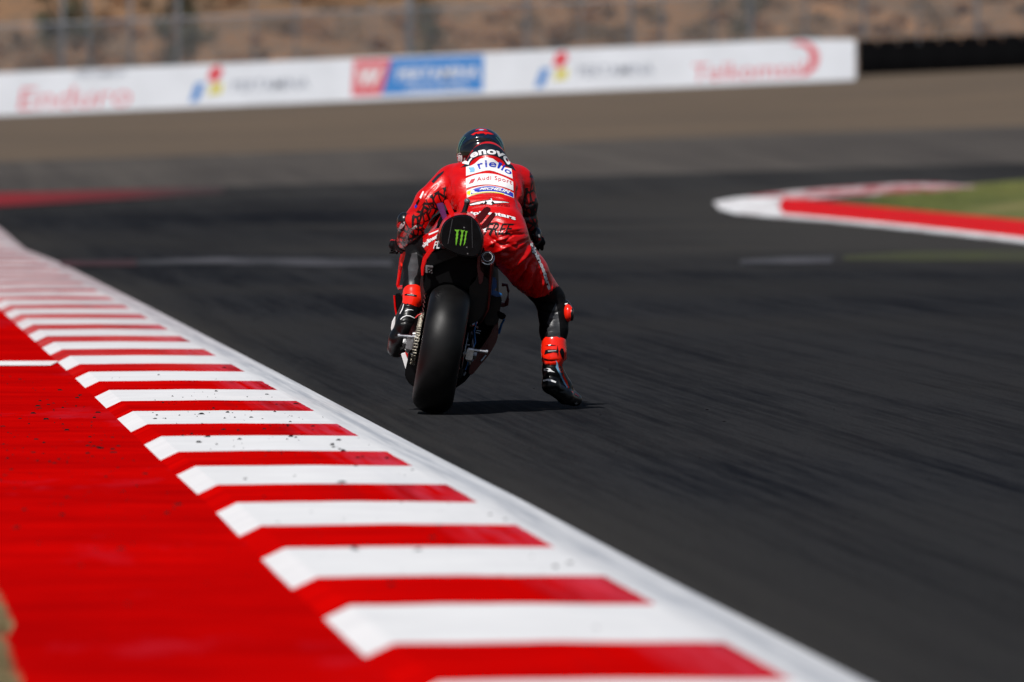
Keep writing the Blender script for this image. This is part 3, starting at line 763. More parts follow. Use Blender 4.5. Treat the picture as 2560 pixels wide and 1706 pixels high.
# ---- prints laid on the suit: drawn on the rear view and dropped on to the surface
class Decals:
    def __init__(s, V, F, off=.0012):
        s.t = BVHTree.FromPolygons([tuple(v) for v in V], [tuple(int(i) for i in f) for f in F]); s.off = off; s.V = []; s.F = []; s.M = []; s.mats = []
    def add(s, V2, Fs, m, lift=0.0):
        k = len(s.V); ok = []
        for a, b in V2:
            d = Vector(W(a, b, 0)) - CAML; d.normalize(); h = s.t.ray_cast(CAML, d)
            if h[0] is None: s.V.append((0, 0, 0)); ok.append(False); continue
            n = h[1] if h[1].dot(d) < 0 else -h[1]
            s.V.append(tuple(h[0] + n * (s.off + lift * .45) - d * .0006)); ok.append(True)
        if m not in s.mats: s.mats.append(m)
        mi_ = s.mats.index(m)
        for f in Fs:
            if all(ok[i] for i in f):
                pts = [Vector(s.V[k + i]) for i in f]
                if max((pts[i] - pts[0]).length for i in range(len(f))) > .045 and max(p_.y for p_ in pts) - min(p_.y for p_ in pts) > .03: continue
                q = tuple(k + i for i in f)
                nn = (pts[1] - pts[0]).cross(pts[2] - pts[0])
                if nn.dot(pts[0] - CAML) > 0: q = q[::-1]
                s.F.append(q); s.M.append(mi_)
    def grid(s, fn, m, nu=14, nv=6, lift=0.0):
        V2 = [fn(i / nu, j / nv) for j in range(nv + 1) for i in range(nu + 1)]
        Fs = [(j * (nu + 1) + i, j * (nu + 1) + i + 1, (j + 1) * (nu + 1) + i + 1, (j + 1) * (nu + 1) + i) for j in range(nv) for i in range(nu)]
        s.add(V2, Fs, m, lift)
    def poly(s, pts, m, lift=0.0, step=14):
        bm = bmesh.new(); vs_ = []; n_ = len(pts)
        for i in range(n_):
            a = pts[i]; b = pts[(i + 1) % n_]; k = max(1, int(math.hypot(b[0] - a[0], b[1] - a[1]) / step))
            for j in range(k): vs_.append(bm.verts.new((a[0] + (b[0] - a[0]) * j / k, a[1] + (b[1] - a[1]) * j / k, 0)))
        bm.faces.new(vs_); bmesh.ops.triangulate(bm, faces=bm.faces)
        for _ in range(2):
            es = [e for e in bm.edges if e.calc_length() > step * 1.6]
            if es: bmesh.ops.subdivide_edges(bm, edges=es, cuts=1); bmesh.ops.triangulate(bm, faces=[f for f in bm.faces if len(f.verts) > 3])
        bm.verts.index_update(); s.add([(v.co.x, v.co.y) for v in bm.verts], [tuple(v.index for v in f.verts) for f in bm.faces], m, lift); bm.free()
    def text(s, st, fn, m, lift=.0008, bold=0, shear=0, spacing=1.0, step=.06, per_letter=None):
        V, F = text_tris(st, bold, shear, spacing)
        bm = bmesh.new(); vv = [bm.verts.new((a, b, 0)) for a, b in V]
        for f in F:
            try: bm.faces.new([vv[i] for i in f])
            except ValueError: pass
        for _ in range(2):
            es = [e for e in bm.edges if e.calc_length() > step]
            if es: bmesh.ops.subdivide_edges(bm, edges=es, cuts=1); bmesh.ops.triangulate(bm, faces=[f for f in bm.faces if len(f.verts) > 3])
        bm.verts.index_update()
        s.add([fn(v.co.x, 1 - v.co.y) for v in bm.verts], [tuple(v.index for v in f.verts) for f in bm.faces], m, lift); bm.free()
def quad(tl, tr, br, bl, bow=0, bow2=None):
    b2 = bow if bow2 is None else bow2
    def fn(u, v):
        x = (tl[0] * (1 - u) + tr[0] * u) * (1 - v) + (bl[0] * (1 - u) + br[0] * u) * v
        y = (tl[1] * (1 - u) + tr[1] * u) * (1 - v) + (bl[1] * (1 - u) + br[1] * u) * v
        return x, y - (bow * (1 - v) + b2 * v) * 4 * u * (1 - u)
    return fn
def along(pts, h0, h1=None):
    """text running along a polyline baseline with its height to the left-hand (upper) side"""
    pts = [np.array(p, float) for p in pts]; L = [0]
    for a, b in zip(pts, pts[1:]): L.append(L[-1] + np.linalg.norm(b - a))
    h1 = h0 if h1 is None else h1
    def fn(u, v):
        t = u * L[-1]; i = min(max(np.searchsorted(L, t) - 1, 0), len(pts) - 2); f = (t - L[i]) / (L[i + 1] - L[i])
        p = pts[i] * (1 - f) + pts[i + 1] * f
        d0 = pts[i + 1] - pts[i]; dn = pts[min(i + 2, len(pts) - 1)] - pts[min(i + 1, len(pts) - 2)]; dp = pts[max(i, 1)] - pts[max(i, 1) - 1]
        d = d0 / np.linalg.norm(d0); nrm = np.array((d[1], -d[0])); h = (h0 + (h1 - h0) * u) * (1 - v)
        return tuple(p + nrm * h)
    return fn
def arc_pts(cx, cy, rx, ry, a0, a1, n=24): return [(cx + rx * math.cos(R(a)), cy - ry * math.sin(R(a))) for a in np.linspace(a0, a1, n)]

D = Decals(V, F)
D.poly([(266, 318), (300, 282), (332, 262), (326, 276), (298, 304), (276, 328)], M['navyl'], .0005, 8)
D.poly([(415, 248), (432, 236), (449, 214), (462, 236), (448, 242), (430, 243)], M['navyl'], .0005, 8)
D.poly([(652, 214), (662, 222), (684, 236), (700, 264), (668, 248), (650, 240)], M['navyl'], .0005, 8)
D.poly([(907, 945), (918, 1000), (926, 1060), (930, 1135), (862, 1135), (868, 1096), (860, 1078), (878, 1064), (862, 1050), (880, 1000)], M['greyl'], .0015, 7)
D.poly([(165, 690), (190, 684), (198, 760), (190, 800), (176, 822), (178, 850), (150, 850), (146, 760)], M['greyl'], .0015, 7)
LX = [560, 590, 640, 680, 750, 800, 850, 905, 925]; LY = [700, 735, 800, 858, 908, 926, 916, 872, 850]
D.grid(lambda u, v: (560 + 365 * u, np.interp(560 + 365 * u, LX, LY) - 7 + 16 * v), M['blackl'], 50, 2)
KX = [592, 615, 640, 660, 690]; KV = [222, 214, 213, 222, 240]
D.grid(lambda u, v: (np.interp(592 + 98 * u, KX, KV) - 16 + 20 * v, 592 + 98 * u), M['blackl'], 20, 3)
D.grid(lambda u, v: (190 + 150 * u, np.interp(190 + 150 * u, [190, 250, 330, 400], [470, 392, 345, 320]) - 4 + 8 * v), M['redl'], 24, 1)
# navy band over the hump, red arches, white panels
def arch_band(cx, base, rx0, ry0, rx1, ry1):
    return lambda u, v: (cx + (rx0 + (rx1 - rx0) * v) * -math.cos(math.pi * u), base - (ry0 + (ry1 - ry0) * v) * math.sin(math.pi * u))
D.grid(arch_band(554, 242, 111, 120, 92, 60), M['navy'], 30, 6)
D.text('Lenovo', along(arc_pts(555, 238, 97, 60, 176, 3), 35), M['white'], bold=.035, lift=.0022, spacing=1.02, step=.04)
D.grid(lambda u, v: (444 + (684 - 444) * u - (0 if u < .5 else 6 * (1 - v)), (1 - v) * np.interp(u, [0, .1, .18, .3, .45, .6, .72, .80, .86, 1], [240, 238, 228, 202, 192, 200, 222, 240, 246, 252]) + v * np.interp(u, [0, .2, .42, .5, .6, .8, 1], [290, 276, 262, 261, 266, 284, 304])), M['white'], 48, 10)
D.text('riello', along([(512, 257), (540, 247), (580, 244), (610, 252), (640, 270), (674, 286)], 44, 26), M['blue'], bold=.02, lift=.0022, spacing=1.1, step=.05)
D.poly([(456, 248), (486, 245), (489, 253), (470, 266), (488, 264), (488, 270), (462, 272), (466, 262), (480, 252), (458, 252)], M['lblue'], .003)
D.grid(quad((443, 303), (686, 320), (688, 366), (444, 354), 34, 26), M['white'], 40, 8)
D.text('Audi Sport', quad((500, 300), (680, 314), (680, 342), (500, 325), 16, 16), M['crimson'], bold=.008, spacing=1.15, lift=.003)
D.poly([(470, 309), (492, 304), (480, 325), (457, 331)], M['crimson'], .003)
D.grid(quad((447, 366), (689, 378), (690, 404), (449, 402), 32, 26), M['white'], 40, 6)
D.grid(quad((472, 362), (686, 380), (687, 401), (470, 386), 28, 24), M['blue'], 40, 6, .0016)
D.poly([(449, 371), (468, 363), (466, 388), (451, 399)], M['yellow'], .0016)
D.grid(quad((468, 390), (640, 383), (640, 387), (466, 394), 14, 14), M['yellow'], 20, 1, .003)
D.text('MICHELIN', quad((516, 354), (672, 368), (668, 386), (512, 366), 11, 11), M['white'], bold=.03, shear=.3, lift=.006, step=.03)
D.add([(479 + 9 * math.cos(a), 369 + 7 * math.sin(a)) for a in np.linspace(0, 6.28, 13)[:-1]], [tuple(range(12))], M['white'], .005)
D.poly([(470, 378), (486, 372), (506, 375), (498, 381), (478, 383)], M['white'], .005)
# race number-like torn stripe, rider lettering on the seat
D.poly([(466, 430), (500, 422), (560, 412), (572, 404), (575, 400), (580, 416), (640, 419), (672, 428), (640, 430), (582, 436), (579, 442), (560, 436), (500, 438), (480, 444), (460, 442)], M['blackp'], .0002)
D.poly([(464, 436), (500, 426), (530, 420), (560, 416), (575, 405), (580, 418), (640, 423), (668, 429), (640, 428), (580, 432), (577, 440), (540, 434), (500, 436), (466, 441)], M['white'], .0010)
D.text('UNITED', quad((603, 433), (668, 440), (670, 452), (604, 446), 2), M['blackp'], shear=.3)
al = quad((440, 480), (698, 498), (700, 526), (442, 500), 16, 16)
D.text('alpinestars', al, M['blackp'], bold=.085, lift=.0005)
D.text('alpinestars', al, M['white'], bold=.035, lift=.0022)
fq = quad((550, 533), (690, 536), (684, 588), (532, 596))
D.text('FREE', fq, M['blackp'], bold=.005, shear=.3, lift=.0012)
D.poly([(545, 534), (600, 529), (612, 533), (560, 539)], M['blackp'], .001); D.poly([(640, 534), (706, 537), (650, 541)], M['blackp'], .001); D.poly([(640, 584), (700, 590), (640, 592)], M['blackp'], .001)
D.poly([(560, 590), (575, 560), (584, 560), (572, 600)], M['blackp'], .001); D.poly([(590, 575), (600, 575), (610, 612), (602, 600)], M['blackp'], .001)
D.poly([(520, 604), (534, 560), (548, 556), (540, 604)], M['redp'], .001)
for sx in (602, 616, 631):
    D.add([(sx + (6 if i % 2 == 0 else 2.4) * math.cos(i * .628 - 1.57), 577 + (6 if i % 2 == 0 else 2.4) * math.sin(i * .628 - 1.57)) for i in range(10)], [tuple(range(10))], M['white'], .0025)
D.poly([(530, 562), (547, 556), (550, 578), (534, 580)], M['white'], .0012)
# thigh lettering, sleeve prints
th = along([(766, 640), (778, 672), (800, 715), (826, 770), (842, 820), (862, 880)], 26, 26)
D.text('alpinestars', th, M['blackp'], bold=.11, lift=.0005, spacing=.95); D.text('alpinestars', th, M['white'], bold=.045, lift=.0022, spacing=.95)
sl = along([(146, 642), (150, 605), (168, 575), (196, 556)], 22, 22)
D.text('alpinestars', sl, M['dgrey'], bold=.03, lift=.0012)
lt = along([(232, 664), (262, 636), (310, 610), (345, 596)], 26, 26)
D.text('alpinestars', lt, M['blackp'], bold=.10, lift=.0005); D.text('alpinestars', lt, M['white'], bold=.045, lift=.0022)
D.poly([(205, 400), (222, 368), (228, 372), (212, 408)], M['white'], .0012)
D.poly([(186, 430), (200, 408), (206, 416), (192, 442)], M['blackp'], .0012); D.poly([(178, 446), (188, 434), (194, 446), (184, 458)], M['blue'], .0012)
D.grid(quad((228, 598), (320, 562), (322, 567), (232, 606)), M['white'], 8, 1, .001)
# dark panel seams over the right calf and thigh
nb = len(V)
allV = np.concatenate([V, np.array(D.V)]); allF = [tuple(f) for f in F] + [tuple(i + nb for i in f) for f in D.F]
allM = list(mi) + [len(mats) + m_ for m_ in D.M]
person = mesh_obj('person', allV, allF, mats + D.mats, allM, smooth=True, loc=ORG)
tag(person, 'racing rider in red leathers hanging off the motorcycle with right leg stretched out', 'person')

# ---- helmet
hp = [('e', W(521, 168, .99), (.128, .158, .130), None, 1, .02), ('e', W(521, 205, 1.02), (.118, .15, .095), None, 2, .02)]
Vh, Fh, Th = sdf_mesh(hp, .005)
Nh = vnormals(Vh, Fh)
if (Nh * (Vh - Vh.mean(0))).sum() < 0: Fh = Fh[:, ::-1]; Nh = -Nh
Vh = sculpt(Vh, Nh, [([(420, 150), (470, 112), (521, 100), (575, 112), (625, 155)], 6, -5), ([(430, 130), (480, 95), (521, 88), (565, 95), (615, 130)], 8, 5)])
ph = proj(Vh[Fh].mean(1)); r2 = np.hypot((ph[:, 0] - 521) / 1.0, (ph[:, 1] - 168)); hm_ = np.ones(len(Fh), np.int32)
arcl = 168 - np.sqrt(np.clip(1 - ((ph[:, 0] - 521) / 112) ** 2, 0, 1)) * 78
hm_[ph[:, 1] < arcl] = 0
DH = Decals(Vh, Fh, .001)
for dx in (0, 9): DH.poly(arc_pts(521, 172, 121 - dx, 124 - dx, 135, 186, 14) + arc_pts(521, 172, 119.4 - dx, 122.4 - dx, 186, 135, 14), M['gline'], .0005)
for dx in (0, 10): DH.poly(arc_pts(521, 172, 121 - dx, 124 - dx, 46, 8, 14) + arc_pts(521, 172, 119.4 - dx, 122.4 - dx, 8, 46, 14), M['gline'], .0005)
DH.poly([(470, 78), (490, 66), (520, 60), (560, 64), (586, 76), (572, 77), (555, 73), (545, 78), (535, 70), (520, 71), (505, 74), (498, 71), (484, 80)], M['redp'], .0012)
DH.poly([(490, 56), (500, 49), (520, 46), (545, 49), (556, 58), (535, 56), (521, 57), (505, 55)], M['crimson'], .0012)
DH.poly([(508, 54), (520, 50), (538, 52), (530, 56), (514, 56)], M['lblue'], .002)
DH.poly(arc_pts(412, 198, 14, 28, 0, 350, 20), M['white'], .0012); DH.poly(arc_pts(412, 198, 10, 23, 0, 350, 20), M['blackp'], .002)
DH.text('8', quad((404, 180), (420, 180), (418, 212), (403, 214)), M['white'], bold=.06, lift=.003)
DH.poly([(433, 200), (440, 194), (441, 210), (435, 216)], M['dgrey'], .0012)
hV = np.concatenate([Vh, np.array(DH.V)]); hF = [tuple(f) for f in Fh] + [tuple(i + len(Vh) for i in f) for f in DH.F]
helmet = mesh_obj('helmet', hV, hF, [M['hnavy'], M['hblack']] + DH.mats, list(hm_) + [2 + m_ for m_ in DH.M], parent=person, smooth=True)
# visor at the front of the helmet
vv = []; vf = []
hc = W(521, 168, .99)
for j in range(7):
    for i in range(13):
        a = R(-65 + 130 * i / 12); e = R(-22 + 34 * j / 6)
        vv.append((hc[0] + .131 * math.sin(a) * math.cos(e), hc[1] + .163 * math.cos(a) * math.cos(e), hc[2] - .02 + .13 * math.sin(e)))
for j in range(6):
    for i in range(12): vf.append((j * 13 + i, j * 13 + i + 1, (j + 1) * 13 + i + 1, (j + 1) * 13 + i))
mesh_obj('visor', vv, vf, M['visor'], parent=helmet, smooth=True)

def part_sdf(name, prims, mats_, parent, h=.004, k0=.015, paint=None, strokes=None, decals=None, label=None):
    V, F, T = sdf_mesh(prims, h, k0); N = vnormals(V, F)
    if (N * (V - V.mean(0))).sum() < 0: F = F[:, ::-1]; N = -N
    if strokes: V = sculpt(V, N, strokes)
    pm = proj(V[F].mean(1)); TF_ = T[F[:, 0]]; m_ = (TF_ - 1).astype(np.int32)
    if paint: m_ = paint(pm, TF_, m_)
    ms = list(mats_); FF = [tuple(f) for f in F]; MM = list(m_); VV = V
    if decals:
        DD = Decals(V, F, .001); decals(DD); VV = np.concatenate([V, np.array(DD.V).reshape(-1, 3)]); FF += [tuple(i + len(V) for i in f) for f in DD.F]; MM += [len(ms) + q for q in DD.M]; ms += DD.mats
    o = mesh_obj(name, VV, FF, ms, MM, parent=parent, smooth=True)
    if label: o['label'] = label
    return o
bm_ = [M['sred'], M['bplast'], M['blackl']]
M['bootb'] = mat('black boot shell', (.0025, .0025, .003), .36, coat=.05, spec=.3, bump=.15)
bm_ = [M['sred'], M['bootb'], M['bootb']]
# right boot (1 red shin cuff, 2 black shell)
def rb_dec(d):
    d.poly([(853, 1188), (868, 1184), (905, 1184), (922, 1190), (918, 1202), (895, 1198), (862, 1206), (848, 1212)], M['blackp'], .0008)
    d.poly([(866, 1190), (908, 1188), (910, 1192), (868, 1196)], M['dgrey'], .0018)
    d.poly([(925, 1195), (934, 1178), (944, 1180), (950, 1200), (946, 1240), (936, 1222)], M['blackp'], .0008)
    d.poly([(852, 1166), (880, 1160), (912, 1163), (880, 1166)], M['blackp'], .001); d.poly([(915, 1162), (921, 1190), (917, 1225), (912, 1190)], M['blackp'], .001); d.poly([(838, 1226), (870, 1236), (905, 1236), (905, 1240), (868, 1241), (836, 1232)], M['blackp'], .001)
    d.poly([(868, 1160), (884, 1157), (880, 1164), (870, 1166)], M['white'], .0014)
    d.poly([(846, 1285), (862, 1280), (878, 1282), (886, 1292), (902, 1302), (878, 1298), (868, 1300), (862, 1294), (848, 1294)], M['white'], .0012)
    d.poly([(852, 1288), (866, 1284), (872, 1290), (860, 1291)], M['blackp'], .002)
    d.poly([(834, 1350), (842, 1342), (868, 1336), (890, 1342), (908, 1350), (906, 1357), (884, 1350), (862, 1345), (844, 1350), (835, 1358)], M['white'], .0012)
    d.poly([(906, 1238), (916, 1252), (914, 1272), (930, 1300), (942, 1330), (958, 1362), (968, 1380), (963, 1382), (948, 1360), (934, 1330), (920, 1302), (906, 1276), (910, 1256)], M['lblue'], .0012)
    d.poly([(915, 1240), (936, 1262), (942, 1290), (950, 1320), (966, 1350), (974, 1384), (960, 1366), (946, 1334), (932, 1304), (918, 1276), (922, 1262)], M['sred'], .0010)
    d.poly([(985, 1400), (1006, 1408), (1026, 1424), (1024, 1429), (1004, 1416)], M['redp'], .0012)
    d.add([(1012 + (12 if i % 2 == 0 else 4) * math.cos(i * .7854 - 1.3), 1462 + (9 if i % 2 == 0 else 3) * math.sin(i * .7854 - 1.3)) for i in range(8)], [tuple(range(8))], M['dgrey'], .0012)
rb = [c((896, 1152, .64), (897, 1200, .63), .066, .067, 1), c((897, 1200, .63), (892, 1226, .62), .067, .060, 1, .004),
      c((938, 1170, .68), (942, 1225, .68), .026, .022, 1, .008),
      c((890, 1225, .63), (888, 1290, .62), .055, .050, 2, .008), c((888, 1290, .62), (878, 1366, .60), .048, .043, 2),
      c((900, 1300, .66), (945, 1375, .72), .050, .046, 2), c((880, 1372, .60), (955, 1425, .68), .041, .040, 2), c((945, 1380, .72), (985, 1432, .80), .044, .036, 2),
      c((985, 1432, .80), (1014, 1443, .86), .036, .030, 2), c((955, 1428, .68), (1012, 1446, .80), .038, .030, 2)]
part_sdf('boot', rb, bm_, person, decals=rb_dec, k0=.02, strokes=[([(840, 1325), (875, 1318), (915, 1330)], 6, -4), ([(860, 1395), (905, 1385), (930, 1400)], 6, -4), ([(835, 1240), (880, 1246), (930, 1240)], 5, -4), ([(900, 1415), (930, 1400), (960, 1400)], 6, -3), ([(845, 1268), (880, 1264), (925, 1268)], 5, -2.5)])
def lb_dec(d):
    d.poly([(128, 899), (140, 896), (165, 898), (190, 904), (188, 912), (160, 908), (136, 906), (128, 907)], M['blackp'], .0008, 8)
    d.poly([(142, 900), (176, 903), (176, 906), (142, 903)], M['dgrey'], .0018, 8)
    d.poly([(130, 985), (142, 978), (160, 978), (174, 983), (160, 981), (146, 982), (131, 989)], M['white'], .0012)
    d.poly([(106, 1028), (118, 1016), (136, 1008), (156, 1010), (178, 1021), (178, 1025), (156, 1014), (136, 1012), (119, 1020), (107, 1032)], M['white'], .0012)
    d.add([(66 + (20 if i % 2 == 0 else 6) * math.cos(i * .7854 - 1.2), 1180 + (20 if i % 2 == 0 else 6) * math.sin(i * .7854 - 1.2)) for i in range(8)], [tuple(range(8))], M['dgrey'], .0012)
    d.poly([(102, 1000), (114, 975), (122, 950), (125, 951), (118, 978), (105, 1002)], M['white'], .0012)
lb = [c((169, 892, .52), (170, 925, .50), .052, .054, 1), c((170, 925, .50), (162, 944, .49), .054, .045, 1, .004),
      c((156, 958, .50), (148, 1000, .47), .045, .045, 2, .008), c((148, 1000, .47), (132, 1060, .44), .046, .050, 2), c((132, 1060, .44), (105, 1130, .46), .051, .056, 2),
      c((105, 1130, .46), (86, 1178, .50), .057, .049, 2), c((140, 1000, .52), (95, 1140, .58), .045, .045, 2), c((150, 960, .54), (120, 1020, .56), .04, .04, 2)]
part_sdf('boot', lb, bm_, person, decals=lb_dec, k0=.02, strokes=[([(100, 1050), (135, 1040), (178, 1055)], 6, -4), ([(70, 1120), (100, 1110), (155, 1120)], 6, -3), ([(120, 960), (150, 956), (190, 962)], 5, -3)])
# knee slider, elbow sliders
ks = [('e', W(950, 985, .70), (.044, .05, .060), None, 2, .01), ('e', W(970, 997, .655), (.027, .040, .046), None, 1, .004), ('e', W(990, 1003, .645), (.0115, .032, .036), None, 2, .003)]
part_sdf('knee_slider', ks, [M['sred'], M['bplast']], person, h=.003, decals=lambda d: d.poly([(942, 958), (952, 948), (968, 945), (966, 950), (954, 954), (946, 962)], M['white'], .001))
def el_dec(d):
    d.poly([(96, 560), (108, 536), (126, 524), (131, 528), (124, 546), (112, 562)], M['white'], .001)
    d.poly([(88, 545), (96, 530), (108, 526), (102, 545), (92, 566)], M['redp'], .001)
part_sdf('elbow_slider', [('e', W(128, 520, .78), (.041, .05, .045), None, 1, .01), ('e', W(112, 545, .80), (.026, .04, .034), None, 1, .012)], [M['bplast']], person, h=.003, decals=el_dec)
part_sdf('elbow_slider', [('e', W(806, 598, .86), (.030, .045, .046), None, 1, .01)], [M['bplast']], person, h=.003,
         decals=lambda d: (d.poly([(812, 590), (824, 592), (826, 606), (816, 604)], M['dgrey'], .001), d.poly([(816, 612), (828, 610), (828, 620), (818, 622)], M['redp'], .001)))
# gloves: palm, four fingers closed round the grip, thumb beneath
def glove(wrist, bar, side):
    w_ = W(*wrist); b = W(*bar); g = []
    g.append(('c', w_, b + (0, -.035, .02), .040, .030, 1, .02))
    g.append(('c', b + (-side * .028, -.030, .016), b + (side * .032, -.030, .016), .024, .021, 1, .015))
    for i, (ln, rr) in enumerate(((.95, .0105), (1.05, .011), (1.0, .0105), (.85, .0095))):
        x = b + (side * (.034 - i * .023), 0, 0); k1 = x + (0, -.026, .030); k2 = x + (0, .012 * ln, .038 * ln); k3 = x + (0, .034 * ln, .012); k4 = x + (0, .022, -.020 * ln)
        for a_, c_, q in ((k1, k2, 1), (k2, k3, .95), (k3, k4, .88)): g.append(('c', a_, c_, rr * 1.15 * q, rr * q, 1, .004))
        g.append(('e', (k1 + k2) / 2 + (0, 0, .008), (.011, .016, .008), None, 2, .003))
    t0 = b + (-side * .036, -.024, .0); t1 = b + (-side * .046, -.004, -.022); t2 = b + (-side * .030, .020, -.024)
    g += [('c', t0, t1, .014, .012, 1, .006), ('c', t1, t2, .012, .010, 1, .004)]
    g.append(('c', w_ + (0, .0, .0), w_ + (b - w_) * .3, .046, .040, 1, .006))
    return part_sdf('glove', g, [M['blackl'], M['redp']], person, h=.003, k0=.008)
glove((120, 636, .96), (97, 664, 1.05), -1)
glove((790, 600, .96), (802, 648, 1.04), 1)

# ================================================================== the motorcycle
LEAN = R(10.0); XC, RC = .012, .105
def L(u, v, w_):
    """machine frame: u right, v forward, w up, leaned over on the tyre"""
    return np.array((XC + u * math.cos(LEAN) + (w_ - RC) * math.sin(LEAN), v, RC - u * math.sin(LEAN) + (w_ - RC) * math.cos(LEAN)))
bike = empty('racing_motorcycle', ORG)
tag(bike, 'red and black racing motorcycle leaning right on its wide slick rear tyre', 'motorcycle')
M['tyre'] = mat('slick tyre rubber', (.0030, .0028, .0028), .46, var=.35, nscale=9, bump=.25, bscale=160, bdist=.001, spec=.28)
M['steel'] = mat('polished steel', (.55, .55, .56), .28, metal=1, var=.15)
M['alu'] = mat('machined aluminium', (.38, .38, .38), .35, metal=1, var=.3, nscale=60)
M['carbon'] = mat('gloss carbon black', (.0018, .0018, .0022), .33, coat=.0, var=.3, spec=.16)
M['satin'] = mat('satin black', (.0015, .0015, .0018), .6, spec=.08)
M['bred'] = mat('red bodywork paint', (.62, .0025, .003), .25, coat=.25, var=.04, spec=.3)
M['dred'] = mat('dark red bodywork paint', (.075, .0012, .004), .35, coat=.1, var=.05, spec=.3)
M['purple'] = mat('purple anodised film', (.10, .012, .10), .3, coat=.5, var=.2)
M['blueg'] = mat('blue painted duct', (.012, .12, .34), .4, coat=.1, var=.2, spec=.3)
M['pipe'] = mat('heat stained steel pipe', (.045, .032, .027), .38, metal=.9, var=.35, nscale=12)
M['hole'] = mat('sooty pipe inside', (.002, .002, .002), .9)
def lathe(name, prof_, m, v0, w0, parent, n=96, u0=0, closed=True):
    """profile (u, radius) turned about the axle at (v0, w0)"""
    V_ = []; F_ = []; k = len(prof_)
    for i in range(n):
        a = 2 * math.pi * i / n
        for (u_, r_) in prof_: V_.append(L(u0 + u_, v0 + r_ * math.cos(a), w0 + r_ * math.sin(a)))
    for i in range(n):
        for j in range(k if closed else k - 1):
            F_.append((i * k + j, ((i + 1) % n) * k + j, ((i + 1) % n) * k + (j + 1) % k, i * k + (j + 1) % k))
    bm = bmesh.new(); vs_ = [bm.verts.new(v) for v in V_]
    for f in F_: bm.faces.new([vs_[i] for i in f])
    bmesh.ops.recalc_face_normals(bm, faces=bm.faces); me = bpy.data.meshes.new(name); bm.to_mesh(me); bm.free(); me.materials.append(m)
    for p in me.polygons: p.use_smooth = True
    o = bpy.data.objects.new(name, me); COL.objects.link(o); o.parent = parent; return o
def finish(bm, name, m, parent, bevel=0, smooth=True, auto=True):
    bmesh.ops.recalc_face_normals(bm, faces=bm.faces)
    if bevel: bmesh.ops.bevel(bm, geom=[e for e in bm.edges if len(e.link_faces) == 2 and e.calc_face_angle(0) > .5], offset=bevel, segments=2, affect='EDGES')
    me = bpy.data.meshes.new(name); bm.to_mesh(me); bm.free()
    for q in (m if isinstance(m, (list, tuple)) else [m]): me.materials.append(q)
    if smooth:
        for p in me.polygons: p.use_smooth = True
        try: me.set_sharp_from_angle(angle=R(38))
        except Exception: pass
    o = bpy.data.objects.new(name, me); COL.objects.link(o); o.parent = parent; return o
def loft_bm(bm, rings, cap=True, closed=True, mi=0):
    vr = [[bm.verts.new(tuple(p)) for p in r] for r in rings]; k = len(vr[0])
    for a, b in zip(vr, vr[1:]):
        for j in range(k if closed else k - 1):
            f = bm.faces.new((a[j], a[(j + 1) % k], b[(j + 1) % k], b[j])); f.material_index = mi
    if cap and closed:
        f = bm.faces.new(vr[0][::-1]); f.material_index = mi; f = bm.faces.new(vr[-1]); f.material_index = mi
    return vr
def tube_bm(bm, pts, rs, n=12, mi=0, cap=True):
    pts = [Vector(p) for p in pts]; rs = [rs] * len(pts) if isinstance(rs, (int, float)) else rs; rings = []
    ref = Vector((0, 0, 1)) if abs((pts[-1] - pts[0]).normalized().z) < .9 else Vector((1, 0, 0))
    for i, p in enumerate(pts):
        d = (pts[min(i + 1, len(pts) - 1)] - pts[max(i - 1, 0)]).normalized(); a = d.cross(ref).normalized(); b = d.cross(a)
        rings.append([p + (a * math.cos(6.2832 * j / n) + b * math.sin(6.2832 * j / n)) * rs[i] for j in range(n)])
    loft_bm(bm, rings, cap, mi=mi)
def tube(name, pts, rs, m, parent, n=12):
    bm = bmesh.new(); tube_bm(bm, pts, rs, n); return finish(bm, name, m, parent)
def smooth_closed(P, k=4):
    P = [np.array(p, float) for p in P]; out = []; n_ = len(P)
    for i in range(n_):
        p0, p1, p2, p3 = P[i - 1], P[i], P[(i + 1) % n_], P[(i + 2) % n_]
        for j in range(k):
            t = j / k; out.append(tuple(.5 * (2 * p1 + (p2 - p0) * t + (2 * p0 - 5 * p1 + 4 * p2 - p3) * t * t + (3 * p1 - p0 - 3 * p2 + p3) * t ** 3)))
    return out
def slab(name, poly, d0, d1, m, parent, bevel=.004, shrink=0.0):
    """prism whose outline is drawn on the rear view, running from depth d0 to d1"""
    if bevel >= .01: poly = smooth_closed(poly, 3); bevel = .004
    cx_ = sum(p[0] for p in poly) / len(poly); cy_ = sum(p[1] for p in poly) / len(poly)
    bm = bmesh.new(); A = [W(x, y, d0) for x, y in poly]; B = [W(cx_ + (x - cx_) * (1 - shrink), cy_ + (y - cy_) * (1 - shrink), d1) for x, y in poly]
    loft_bm(bm, [A, B]); return finish(bm, name, m, parent, bevel)
def boxL(name, u0, u1, v0, v1, w0, w1, m, parent, bevel=.004):
    bm = bmesh.new(); q = [(u0, w0), (u1, w0), (u1, w1), (u0, w1)]
    loft_bm(bm, [[L(a, v0, b) for a, b in q], [L(a, v1, b) for a, b in q]]); return finish(bm, name, m, parent, bevel)

